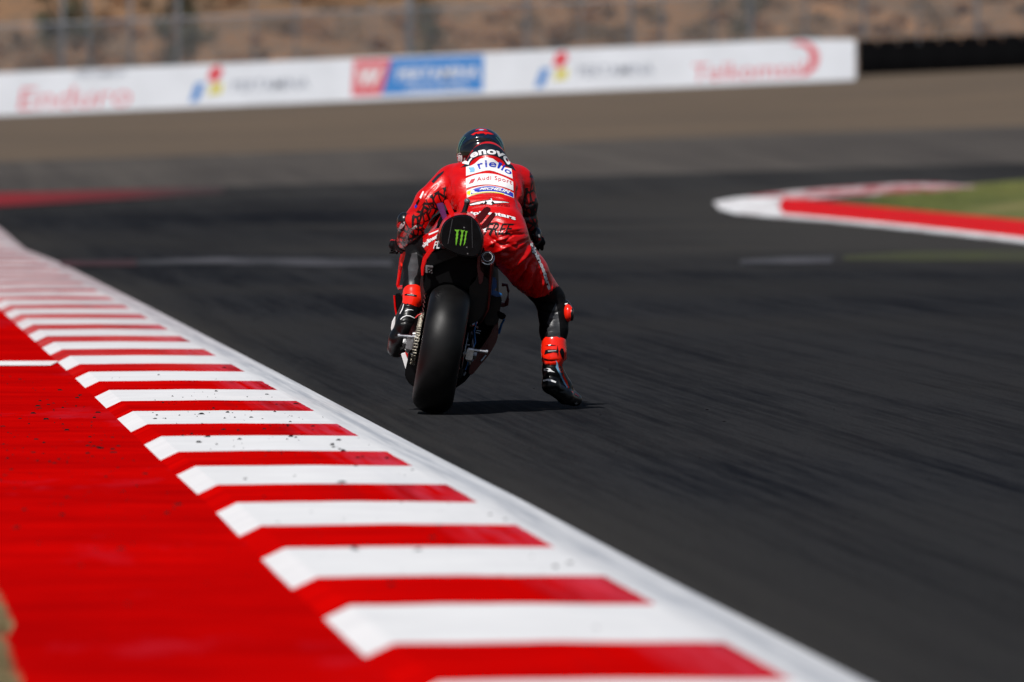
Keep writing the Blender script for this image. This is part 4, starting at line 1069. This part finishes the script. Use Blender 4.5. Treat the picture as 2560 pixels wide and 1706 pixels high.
RO = .337
def tyre_prof(hw, ro, depth, rim):
    p = []
    for i in range(19):
        a = -90 + 180 * i / 18; p.append((hw * math.sin(R(a)), ro - depth + depth * math.cos(R(a)) ** .82))
    p += [(hw * .93, rim + .012), (hw * .78, rim), (-hw * .78, rim), (-hw * .93, rim + .012)]
    return p
def wheel(v0, hw, ro, depth, name):
    rim = .212; wh = lathe(name, [(-hw * .8, rim - .004), (-hw * .84, rim + .010), (-hw * .76, rim + .008), (-hw * .7, rim - .006), (-hw * .4, rim - .03), (0, rim - .035), (hw * .4, rim - .03), (hw * .7, rim - .006), (hw * .76, rim + .008), (hw * .84, rim + .010), (hw * .8, rim - .004), (hw * .4, rim - .04), (-hw * .4, rim - .04)], M['satin'], v0, ro, bike, 64)
    bm = bmesh.new()
    for i in range(5):
        a = i * 1.2566 + .3
        tube_bm(bm, [L(0, v0 + .03 * math.cos(a), ro + .03 * math.sin(a)), L(0, v0 + (rim - .03) * math.cos(a), ro + (rim - .03) * math.sin(a))], [.022, .014], 8)
    tube_bm(bm, [L(-.09, v0, ro), L(.09, v0, ro)], .035, 16)
    finish(bm, 'spokes', M['satin'], wh)
    lathe('tyre', tyre_prof(hw, ro, depth, rim), M['tyre'], v0, ro, wh, 128)
    return wh
rw = wheel(0, .1075, RO, .088, 'rear_wheel')
fw = wheel(1.42, .062, .302, .055, 'front_wheel')
lathe('brake_disc', [(.0, .05), (.0, .11), (.005, .11), (.005, .05)], M['alu'], 0, RO, rw, 48, u0=.118)
for s_ in (-1, 1): lathe('brake_disc', [(.0, .09), (.0, .165), (.005, .165), (.005, .09)], M['alu'], 1.42, .302, fw, 48, u0=s_ * .075 - .0025)
# sprocket and chain on the left
lathe('sprocket', [(.0, .04), (.0, .098), (.006, .098), (.006, .04)], M['alu'], 0, RO, rw, 40, u0=-.137)
bm = bmesh.new()
path = []
for i in range(17):
    a = R(90 + 180 * i / 16); path.append((.101 * math.cos(a), RO + .101 * math.sin(a)))
top = [(v_, RO + .101 + v_ * .10) for v_ in np.arange(.56, .01, -.019)]; bot = [(v_, RO - .101 + v_ * .22) for v_ in np.arange(.02, .56, .019)]
path = top + path + bot
dist = [0]
for a, b in zip(path, path[1:]): dist.append(dist[-1] + math.hypot(b[0] - a[0], b[1] - a[1]))
s_ = 0; k_ = 0
while s_ < dist[-1] - .02:
    p_ = [(np.interp(q, dist, [z[0] for z in path]), np.interp(q, dist, [z[1] for z in path])) for q in (s_, s_ + .0155)]
    wd = .0125 if k_ % 2 else .0085
    for sg in (-1, 1):
        (va, wa), (vb, wb) = p_; t_ = Vector((vb - va, wb - wa)).normalized(); nx_, nz_ = -t_.y * .007, t_.x * .007
        ring = lambda uu: [L(uu, va + nx_, wa + nz_), L(uu, vb + nx_, wb + nz_), L(uu, vb - nx_, wb - nz_), L(uu, va - nx_, wa - nz_)]
        loft_bm(bm, [ring(-.134 + sg * wd), ring(-.134 + sg * (wd - .0022))], mi=0 if k_ % 2 else 0)
    (va, wa), _ = p_; tube_bm(bm, [L(-.134 - .011, va, wa), L(-.134 + .011, va, wa)], .005, 6)
    s_ += .0159; k_ += 1
finish(bm, 'chain', mat('oily chain steel', (.36, .33, .27), .38, metal=1, var=.4, nscale=90), bike, smooth=False)
# swingarm with axle blocks and stand bobbins
bm = bmesh.new()
for sg, u_ in ((-1, .168), (1, .150)):
    rings = []
    for (v_, wc, hh, hw_, uu) in ((-.055, RO, .022, .012, u_), (-.03, RO + .003, .036, .016, u_), (.08, RO - .005, .045, .017, u_), (.25, RO + .01, .07, .02, u_ - .012), (.42, RO + .05, .09, .024, u_ - .04), (.55, RO + .07, .08, .03, u_ - .07)):
        cc = sg * uu; rings.append([L(cc - hw_, v_, wc - hh), L(cc + hw_, v_, wc - hh * .9), L(cc + hw_, v_, wc + hh * .9), L(cc - hw_, v_, wc + hh)])
    loft_bm(bm, rings)
loft_bm(bm, [[L(-.13, v_, RO + .01), L(.13, v_, RO + .01), L(.13, v_, RO + .14), L(-.13, v_, RO + .14)] for v_ in (.40, .52)])
sa = finish(bm, 'swingarm', M['carbon'], bike, .006)
for sg, u_ in ((-1, .168), (1, .150)):
    bm = bmesh.new(); tube_bm(bm, [L(sg * (u_ - .03), 0, RO), L(sg * (u_ + .028), 0, RO)], .017, 14)
    tube_bm(bm, [L(sg * (u_ + .018), 0, RO), L(sg * (u_ + .034), 0, RO)], .024, 6)
    for dz, dv in ((.03, -.04), (-.032, -.045), (.0, -.062)): tube_bm(bm, [L(sg * (u_ - .012), dv, RO + dz), L(sg * (u_ + .018), dv, RO + dz)], .007, 8)
    q = [(u_ - .02, RO - .028), (u_ + .016, RO - .028), (u_ + .016, RO + .028), (u_ - .02, RO + .028)]
    loft_bm(bm, [[L(sg * a, -.075, b) for a, b in q], [L(sg * a, -.05, b) for a, b in q]])
    finish(bm, 'axle_block', M['alu'], sa, .003)
for a, b, cc in (((92, 1114, -.06), (196, 1122, -.06), 0), ((556, 1198, -.06), (452, 1184, -.06), 1)):
    bm = bmesh.new(); A = Vector(W(*a)); B = Vector(W(*b)); dd = (B - A)
    tube_bm(bm, [A, A + dd * .11], .014, 14); tube_bm(bm, [A + dd * .11, A + dd * .16], .009, 12)
    for i in range(9): tube_bm(bm, [A + dd * (.16 + i * .055), A + dd * (.16 + i * .055 + .03)], .0105, 12)
    tube_bm(bm, [A + dd * .12, B], .0082, 12); tube_bm(bm, [A + dd * .72, A + dd * .95], .013, 12)
    finish(bm, 'stand_bobbin', M['steel'], sa)
# shark-fin guard below the left arm, brake gear on the right
slab('chain_guard', [(196, 1180), (206, 1180), (203, 1240), (196, 1330), (185, 1385), (150, 1360), (128, 1325), (130, 1290), (142, 1240), (152, 1190)], -.02, .22, M['carbon'], bike, .006, .1)
bm = bmesh.new()
tube_bm(bm, [W(150, 1150, -.03), W(190, 1142, -.03)], .016, 12); tube_bm(bm, [W(170, 1108, -.05), W(192, 1106, -.05)], .015, 12)
tube_bm(bm, [W(140, 1170, -.04), W(158, 1168, -.04)], .012, 10); tube_bm(bm, [W(158, 1208, -.02), W(186, 1205, -.02)], .011, 10)
finish(bm, 'chain_adjuster', M['alu'], bike)
bm = bmesh.new()
for (a, b, r_) in (((452, 1182, -.04), (470, 1186, -.04), .012), ((405, 1250, 0), (440, 1246, 0), .018), ((428, 1205, -.02), (455, 1212, -.02), .014), ((470, 1060, .15), (495, 1045, .2), .010), ((455, 1215, 0), (462, 1260, .02), .007), ((520, 1245, .1), (545, 1215, .12), .006), ((470, 1095, .1), (480, 1180, 0), .006), ((410, 1330, .05), (425, 1280, 0), .008)):
    tube_bm(bm, [W(*a), W(*b)], r_, 10)
finish(bm, 'brake_caliper', M['alu'], bike)
rb_ = random.Random(5)
bm = bmesh.new()
for i in range(26):
    cx_ = rb_.uniform(405, 500); cy_ = rb_.uniform(1040, 1330)
    if cx_ > 540 - (cy_ - 1040) * .35: continue
    a = W(cx_, cy_, rb_.uniform(.02, .12)); b_ = a + np.array((rb_.uniform(-.01, .02), rb_.uniform(0, .03), rb_.uniform(-.02, .02))); tube_bm(bm, [a, b_], rb_.uniform(.002, .0055), 6)
for i in range(7): tube_bm(bm, [W(232 - i * 3, 880 + i * 22, .06), W(238 - i * 3, 900 + i * 22, .06)], .003, 6)
finish(bm, 'fasteners', M['alu'], bike)['kind'] = 'stuff'
tube('brake_line', [W(500, 1030, .2), W(486, 1090, .12), W(492, 1150, .05), W(470, 1200, .0), W(440, 1290, .0)], .004, M['blueg'], bike, 8)
tube('shock_spring', [W(470, 900, .35), W(440, 1000, .38)], .028, M['satin'], bike, 16)
slab('lower_bracket', [(408, 1195), (440, 1188), (452, 1230), (446, 1275), (418, 1290), (404, 1250)], -.02, .04, M['satin'], bike, .003)
tube('brake_hose', [W(480, 1020, .3), W(492, 1060, .2), W(478, 1110, .08), W(468, 1160, -.02), W(450, 1225, -.02)], .0045, M['satin'], bike, 8)

# rear hugger and black undertray around the top of the tyre
bm = bmesh.new(); rings = []
for i in range(13):
    a = R(12 + 70 * i / 12); rad = RO + .018; hw_ = .118
    rings.append([L(uu * hw_, rad_ * math.cos(a), RO + rad_ * math.sin(a)) for uu, rad_ in ((-1.02, rad - .10), (-1, rad - .03), (-.72, rad + .0), (-.3, rad + .014), (0, rad + .016), (.3, rad + .014), (.72, rad), (1, rad - .03), (1.02, rad - .10), (.98, rad - .10), (.94, rad - .032), (.68, rad - .006), (0, rad + .008), (-.68, rad - .006), (-.94, rad - .032), (-.98, rad - .10))])
loft_bm(bm, rings); finish(bm, 'rear_hugger', M['satin'], bike)
def crop_ring(pts, d): return [W(x, y, d) for x, y in pts]
bm = bmesh.new()
loft_bm(bm, [crop_ring([(300, 668), (350, 672), (440, 700), (500, 720), (520, 770), (500, 830), (455, 880), (400, 850), (330, 845), (265, 870), (235, 900), (222, 850), (225, 780), (250, 720)], .02),
             crop_ring([(280, 650), (350, 640), (440, 660), (530, 690), (560, 770), (560, 860), (500, 960), (400, 900), (330, 880), (255, 930), (215, 960), (205, 850), (215, 770), (240, 700)], .30)])
finish(bm, 'undertray', M['satin'], bike, .008)
slab('side_cover', [(262, 690), (350, 660), (410, 700), (330, 730), (240, 770), (226, 770)], -.02, .15, M['carbon'], bike, .006)
# engine, frame behind the wheel (dark mass)
bm = bmesh.new()
loft_bm(bm, [[L(a, v_, b) for a, b in ((-.10, .20), (.15, .20), (.19, .36), (.19, .55), (.15, .78), (-.10, .78), (-.11, .55), (-.11, .36))] for v_ in (.66, .8)] + [[L(a, 1.0, b) for a, b in ((-.12, .25), (.12, .25), (.15, .36), (.15, .55), (.12, .78), (-.12, .78), (-.15, .55), (-.15, .36))]])
finish(bm, 'engine', M['satin'], bike, .01)
bm = bmesh.new()
for sg in (-1, 1): tube_bm(bm, [L(sg * .11, .60, .45), L(sg * .12, .66, .72), L(sg * .12, .95, .86), L(sg * .05, 1.12, .90)], [.03, .035, .035, .03], 10)
finish(bm, 'frame', M['satin'], bike)

# tail unit: black rear face, red top shell
FACE0 = [(312, 640), (310, 595), (318, 555), (338, 522), (375, 498), (420, 489), (462, 494), (496, 520), (518, 560), (530, 605), (528, 650), (516, 690), (490, 708), (440, 706), (385, 690), (345, 668)]
FACE = smooth_closed(FACE0)
def ring2(pts, sx, sy, ox, oy, d):
    cx_, cy_ = 422, 600; return [W(cx_ + (x - cx_) * sx + ox, cy_ + (y - cy_) * sy + oy, d) for x, y in pts]
bm = bmesh.new()
loft_bm(bm, [ring2(FACE, 1, 1, 0, 0, -.20), ring2(FACE, 1.03, 1.03, 0, -3, -.17), ring2(FACE, 1.06, 1.08, 0, -8, -.05), ring2(FACE, 1.05, 1.05, -6, 0, .12), ring2(FACE, 1.0, .75, -20, 20, .32)])
for f in bm.faces:
    cc = proj(np.array(f.calc_center_median())); f.material_index = 0
    if cc[1] > 585 or len(f.verts) > 4: f.material_index = 1
seat = finish(bm, 'tail_unit', [M['bred'], M['carbon']], bike)
bm = bmesh.new()
loft_bm(bm, [ring2(FACE, .93, .93, 0, 1, -.222), ring2(FACE, .965, .965, 0, 1, -.212), ring2(FACE, .97, .97, 0, 1, -.198)])
for f in bm.faces: f.material_index = 0
panel = finish(bm, 'rear_panel', [M['carbon'], M['green'], M['dgrey'], M['greyl']], seat)
# claw-like green emblem on the rear panel, seams and bolts, standing 1-2 mm proud
def proud(name, polys, m, parent, d=-.2235, th=.0012):
    for p in ([polys] if name == 'emblem' else [[q] for q in polys]):
        bm = bmesh.new()
        for q in p: loft_bm(bm, [[W(x, y, d) for x, y in q], [W(x, y, d + th) for x, y in q]])
        o = finish(bm, name, m, parent, smooth=False)
    return o
claws = [[(385, 565), (396, 567), (413, 566), (407, 572), (405, 582), (408, 590), (403, 600), (405, 608), (400, 618), (399, 628), (395, 640), (391, 649), (388, 638), (389, 625), (388, 612), (392, 602), (390, 592), (394, 584), (392, 575), (386, 570)],
         [(414, 566), (428, 570), (441, 569), (434, 576), (430, 588), (432, 596), (427, 606), (426, 618), (420, 630), (418, 640), (412, 651), (408, 642), (411, 628), (411, 618), (416, 607), (414, 598), (420, 588), (419, 578), (416, 571)],
         [(439, 574), (452, 573), (455, 577), (450, 584), (449, 594), (445, 604), (446, 614), (441, 624), (440, 634), (434, 643), (427, 650), (430, 638), (433, 628), (432, 618), (437, 608), (436, 598), (441, 588), (442, 580)]]
claws = [[((x - sum(q[0] for q in c_) / len(c_)) * (.72 if y > 574 else .95) + sum(q[0] for q in c_) / len(c_), y) for x, y in c_] for c_ in claws]
proud('emblem', claws, M['green'], panel)
proud('bolt', [arc_pts(x, y, 3.5, 3.5, 0, 324, 10) for x, y in ((434, 555), (448, 657), (452, 690))], M['alu'], panel)
proud('panel_seam', [[(372, 512), (376, 512), (352, 640), (349, 640)], [(472, 508), (474, 508), (478, 660), (476, 660)]], M['greyl'], panel, th=.0008)
slab('number_patch', [(288, 640), (318, 620), (322, 662), (276, 668)], -.06, .02, M['navyl'], bike, .003)
# small FL lettering and red flash on the left of the tail
slab('side_flash', [(330, 628), (352, 664), (318, 664), (322, 630)], -.10, -.06, M['dred'], bike, .003)
for st, q in (('FL', quad((282, 628), (310, 622), (306, 664), (274, 664))),):
    Vt, Ft = text_tris(st, .02, .1); pts = [W(*q(a, 1 - b), -.0625) for a, b in Vt]
    mesh_obj('lettering', pts, Ft, M['white'], parent=bike)
slab('tail_side', [(300, 628), (312, 640), (270, 684), (243, 722), (230, 762), (224, 806), (214, 806), (211, 762), (221, 712), (250, 668)], .0, .22, M['bred'], bike, .004)
# fins on the tail: two either side, leaning outwards
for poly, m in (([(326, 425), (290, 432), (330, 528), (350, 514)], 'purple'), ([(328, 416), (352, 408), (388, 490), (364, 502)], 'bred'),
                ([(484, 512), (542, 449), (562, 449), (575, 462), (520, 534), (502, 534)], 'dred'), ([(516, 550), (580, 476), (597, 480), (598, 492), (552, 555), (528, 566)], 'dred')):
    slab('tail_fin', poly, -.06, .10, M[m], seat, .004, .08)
# onboard camera on its stalk
bm = bmesh.new()
tube_bm(bm, [W(430, 500, -.10), W(436, 470, -.10), W(446, 440, -.10), W(449, 424, -.10)], [.018, .013, .013, .015], 14)
loft_bm(bm, [crop_ring([(408, 487), (452, 482), (458, 498), (405, 503)], -.15), crop_ring([(408, 487), (452, 482), (458, 498), (405, 503)], -.02)])
loft_bm(bm, [crop_ring([(415, 475), (448, 471), (452, 486), (412, 490)], -.13), crop_ring([(415, 475), (448, 471), (452, 486), (412, 490)], -.05)])
cs = finish(bm, 'camera_mount', M['bplast'], seat, .002)
part_sdf('camera_ball', [('e', W(450, 420, -.10), (.0155, .0155, .0155), None, 1)], [mat('grey glass ball', (.10, .12, .13), .25, coat=.5)], cs, h=.002)
# rain light bracket at the left
bm = bmesh.new()
loft_bm(bm, [crop_ring([(236, 748), (274, 752), (274, 762), (246, 760), (246, 790), (234, 788)], -.08), crop_ring([(236, 748), (274, 752), (274, 762), (246, 760), (246, 790), (234, 788)], -.03)])
for (x, y) in ((252, 770), (264, 776), (256, 784), (268, 790)): tube_bm(bm, [W(x, y, -.085), W(x, y, -.05)], .004, 8)
finish(bm, 'sensor_bracket', M['alu'], bike, .002)
slab('sensor', [(249, 762), (272, 764), (272, 792), (247, 790)], -.06, .02, M['bplast'], bike, .002)

# exhausts
def pipe_end(cx_, cy_, d, tail, ro):
    A = Vector(W(cx_, cy_, d)); dirn = (Vector(W(*tail)) - A).normalized(); n = 28
    a = dirn.cross(Vector((0, 0, 1))).normalized(); b = dirn.cross(a)
    ring = lambda t, r: [A + dirn * t + (a * math.cos(6.2832 * j / n) + b * math.sin(6.2832 * j / n)) * r for j in range(n)]
    bm = bmesh.new()
    loft_bm(bm, [ring(.12, ro * .62), ring(.0, ro * .64), ring(-.002, ro * .67), ring(-.002, ro * .72), ring(.004, ro * .74), ring(.006, ro * .80), ring(.0, ro * .86), ring(-.001, ro * .90), ring(.004, ro * .93), ring(.012, ro * .95), ring(.013, ro * 1.03), ring(.03, ro * 1.05), ring(.032, ro * 1.0)], cap=False)
    o = finish(bm, 'muffler_tip', M['steel'], bike)
    bm = bmesh.new(); loft_bm(bm, [ring(.10, ro * .61), ring(.101, .001)], cap=False); finish(bm, 'pipe_bore', M['hole'], o)
    bm = bmesh.new(); loft_bm(bm, [ring(.0, ro * .735), ring(.03, ro * .735), ring(.03, ro * .80), ring(.0, ro * .80)], cap=False); finish(bm, 'pipe_gap', M['hole'], o)
    return A, dirn
A, dn = pipe_end(555, 707, -.12, (548, 800, .10), .036)
tube('exhaust', [A + dn * .03, A + dn * .12, A + dn * .2, W(540, 880, .22), W(528, 960, .25), W(500, 1020, .32), W(450, 1080, .4)], [.036, .036, .034, .036, .038, .036, .03], M['pipe'], bike, 24)
slab('exhaust_guard', [(470, 820), (520, 800), (560, 830), (552, 920), (540, 985), (515, 1028), (480, 1050), (455, 1040), (462, 960), (460, 880)], .02, .16, M['carbon'], bike, .014, .08)
slab('tail_bracket', [(505, 690), (530, 690), (540, 760), (530, 840), (512, 850), (500, 760)], .0, .1, M['dred'], bike, .004)

# main fairing: lofted shell, bright left edge, dark right
def fsec(v_, s_, top, lift=0.0, n_=1):
    base = [(.0, .085), (.085, .105), (.15, .17), (.215, .285), (.262, .42), (.268, .50), (.25, .62), (.225, .75), (.19, .88), (.14, .98)]
    pts = [(a * s_, .5 + (b - .5) * (1 if b < .5 else top) + lift) for a, b in base]
    return [L(a, v_, b) for a, b in pts] + [L(-a, v_, b) for a, b in pts[::-1][:-1]]
bm = bmesh.new()
rings = [fsec(.72, .93, .62), fsec(.78, .99, .75), fsec(.88, 1.0, .9), fsec(.98, 1.0, .98), fsec(1.1, .92, 1.0, .03), fsec(1.35, .72, .95, .08), fsec(1.55, .45, .70, .14), fsec(1.68, .18, .35, .18)]
loft_bm(bm, rings)
for f in bm.faces:
    cc = f.calc_center_median(); pc = proj(np.array(cc)); f.material_index = 0
    if pc[0] < 340 and pc[1] > 1150: f.material_index = 1
    if cc.y < .73: f.material_index = 2
    if pc[0] > 350 and cc.y < 1.15: f.material_index = 3 if pc[1] > 900 else 2
fair = finish(bm, 'fairing', [M['bred'], M['white'], M['satin'], M['carbon']], bike)
slab('side_panel', [(572, 812), (590, 808), (603, 822), (601, 872), (590, 880), (570, 870)], .50, .6, M['blueg'], bike, .006)
slab('side_duct', [(566, 872), (590, 878), (634, 898), (628, 910), (600, 912), (566, 900)], .42, .62, M['blueg'], bike, .006)
slab('radiator_cover', [(566, 902), (626, 912), (618, 985), (606, 1050), (560, 1060), (540, 1040), (556, 960)], .44, .62, M['carbon'], bike, .01)
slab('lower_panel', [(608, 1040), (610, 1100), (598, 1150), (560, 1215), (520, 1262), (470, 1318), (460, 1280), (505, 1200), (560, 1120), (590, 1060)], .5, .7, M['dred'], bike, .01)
# winglets: closed loops standing off both sides of the nose
bm = bmesh.new()
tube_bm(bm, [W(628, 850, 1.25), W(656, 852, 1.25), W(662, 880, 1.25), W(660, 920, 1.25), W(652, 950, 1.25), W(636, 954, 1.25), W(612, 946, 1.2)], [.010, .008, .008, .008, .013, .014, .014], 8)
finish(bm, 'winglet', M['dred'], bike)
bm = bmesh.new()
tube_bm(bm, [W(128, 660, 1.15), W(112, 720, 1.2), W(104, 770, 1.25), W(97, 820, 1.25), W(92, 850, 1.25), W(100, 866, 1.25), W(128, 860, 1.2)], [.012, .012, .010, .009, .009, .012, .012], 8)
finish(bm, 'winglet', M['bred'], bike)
slab('upper_fairing', [(150, 655), (128, 668), (112, 705), (106, 748), (118, 760), (132, 740), (148, 700), (152, 670)], 1.0, 1.35, M['sred'], bike, .01)
slab('front_duct', [(76, 905), (92, 890), (112, 900), (120, 960), (100, 1010), (84, 985), (74, 940)], .72, .95, M['carbon'], bike, .006)
tube('duct_edge', [W(74, 905, .71), W(78, 960, .71), W(84, 1000, .71), W(90, 1020, .71)], .005, M['bred'], bike, 8)
slab('lower_fairing', [(78, 1010), (92, 1030), (84, 1080), (70, 1110), (56, 1078), (62, 1040)], .70, .85, M['white'], bike, .004)
slab('belly_panel', [(108, 1205), (135, 1198), (150, 1215), (146, 1262), (134, 1292)], .42, .6, M['white'], bike, .003)
slab('belly_flash', [(128, 1196), (146, 1196), (142, 1228)], .40, .42, M['redp'], bike, .002)
# rearsets, pegs
bm = bmesh.new()
tube_bm(bm, [W(590, 1000, .52), W(640, 1016, .52)], .017, 14)
finish(bm, 'footpeg', M['satin'], bike)
slab('heel_plate', [(600, 988), (612, 984), (648, 1002), (651, 1016), (640, 1030), (604, 1016)], .44, .5, M['satin'], bike, .004)
tube('footpeg_strut', [W(641, 1030, .5), W(628, 1052, .52), (W(612, 1100, .55))], [.005, .006, .008], M['blueg'], bike, 8)
tube('footpeg', [W(205, 1040, .50), W(110, 1030, .50)], .013, M['satin'], bike, 12)
slab('heel_plate', [(186, 1012), (205, 1002), (200, 1030), (192, 1100), (176, 1110), (180, 1050)], .34, .40, M['carbon'], bike, .003)
tube('heel_plate_edge', [W(183, 1022, .335), W(196, 1008, .335), W(214, 1000, .335)], .0035, M['redp'], bike, 8)
# seat, tank, handlebars, screen, fork
part_sdf('fuel_tank', [('e', L(0, .85, .82), (.17, .24, .16), None, 1), ('e', L(0, 1.0, .88), (.14, .18, .12), None, 1)], [M['satin']], bike, h=.008, k0=.05)
bm = bmesh.new(); loft_bm(bm, [[L(a, v_, b) for a, b in ((-.12, w_ - .05), (.12, w_ - .05), (.13, w_), (-.13, w_))] for v_, w_ in ((.10, .90), (.3, .86), (.55, .84), (.68, .88))]); finish(bm, 'seat', M['satin'], bike, .01)
bm = bmesh.new(); rg = []
for v_, s_, h_ in ((1.12, 1.0, .0), (1.3, .85, .02), (1.45, .55, -.05), (1.58, .25, -.16)):
    rg.append([L(s_ * .19 * math.sin(R(a)), v_, .92 + h_ + .14 * s_ * math.cos(R(a))) for a in range(-90, 91, 15)])
loft_bm(bm, rg, cap=False, closed=False); finish(bm, 'windscreen', M['visor'], bike)
tube('handlebar', [W(60, 672, 1.06), W(97, 667, 1.05), W(150, 655, 1.06), W(260, 640, 1.12)], [.013, .015, .012, .02], M['satin'], bike, 12)
tube('handlebar', [W(845, 655, 1.04), W(802, 650, 1.04), W(740, 640, 1.06), W(620, 640, 1.14)], [.013, .015, .012, .02], M['satin'], bike, 12)
tube('lever_guard', [W(97, 664, 1.0), W(84, 672, 1.0), W(50, 686, 1.0), W(50, 692, 1.0), W(80, 686, 1.0), W(95, 680, 1.0)], .0042, M['satin'], bike, 8)
part_sdf('bar_end', [('e', W(93, 668, .98), (.015, .015, .015), None, 1)], [M['bplast']], bike, h=.003)
bm = bmesh.new()
for s_ in (-1, 1): tube_bm(bm, [L(s_ * .09, 1.42, .302), L(s_ * .10, 1.28, .62), L(s_ * .10, 1.16, .92)], [.022, .026, .024], 10)
finish(bm, 'fork', M['satin'], bike)
slab('mudguard', [(255, 700), (420, 700), (400, 760), (280, 760)], 1.2, 1.5, M['carbon'], bike, .01)
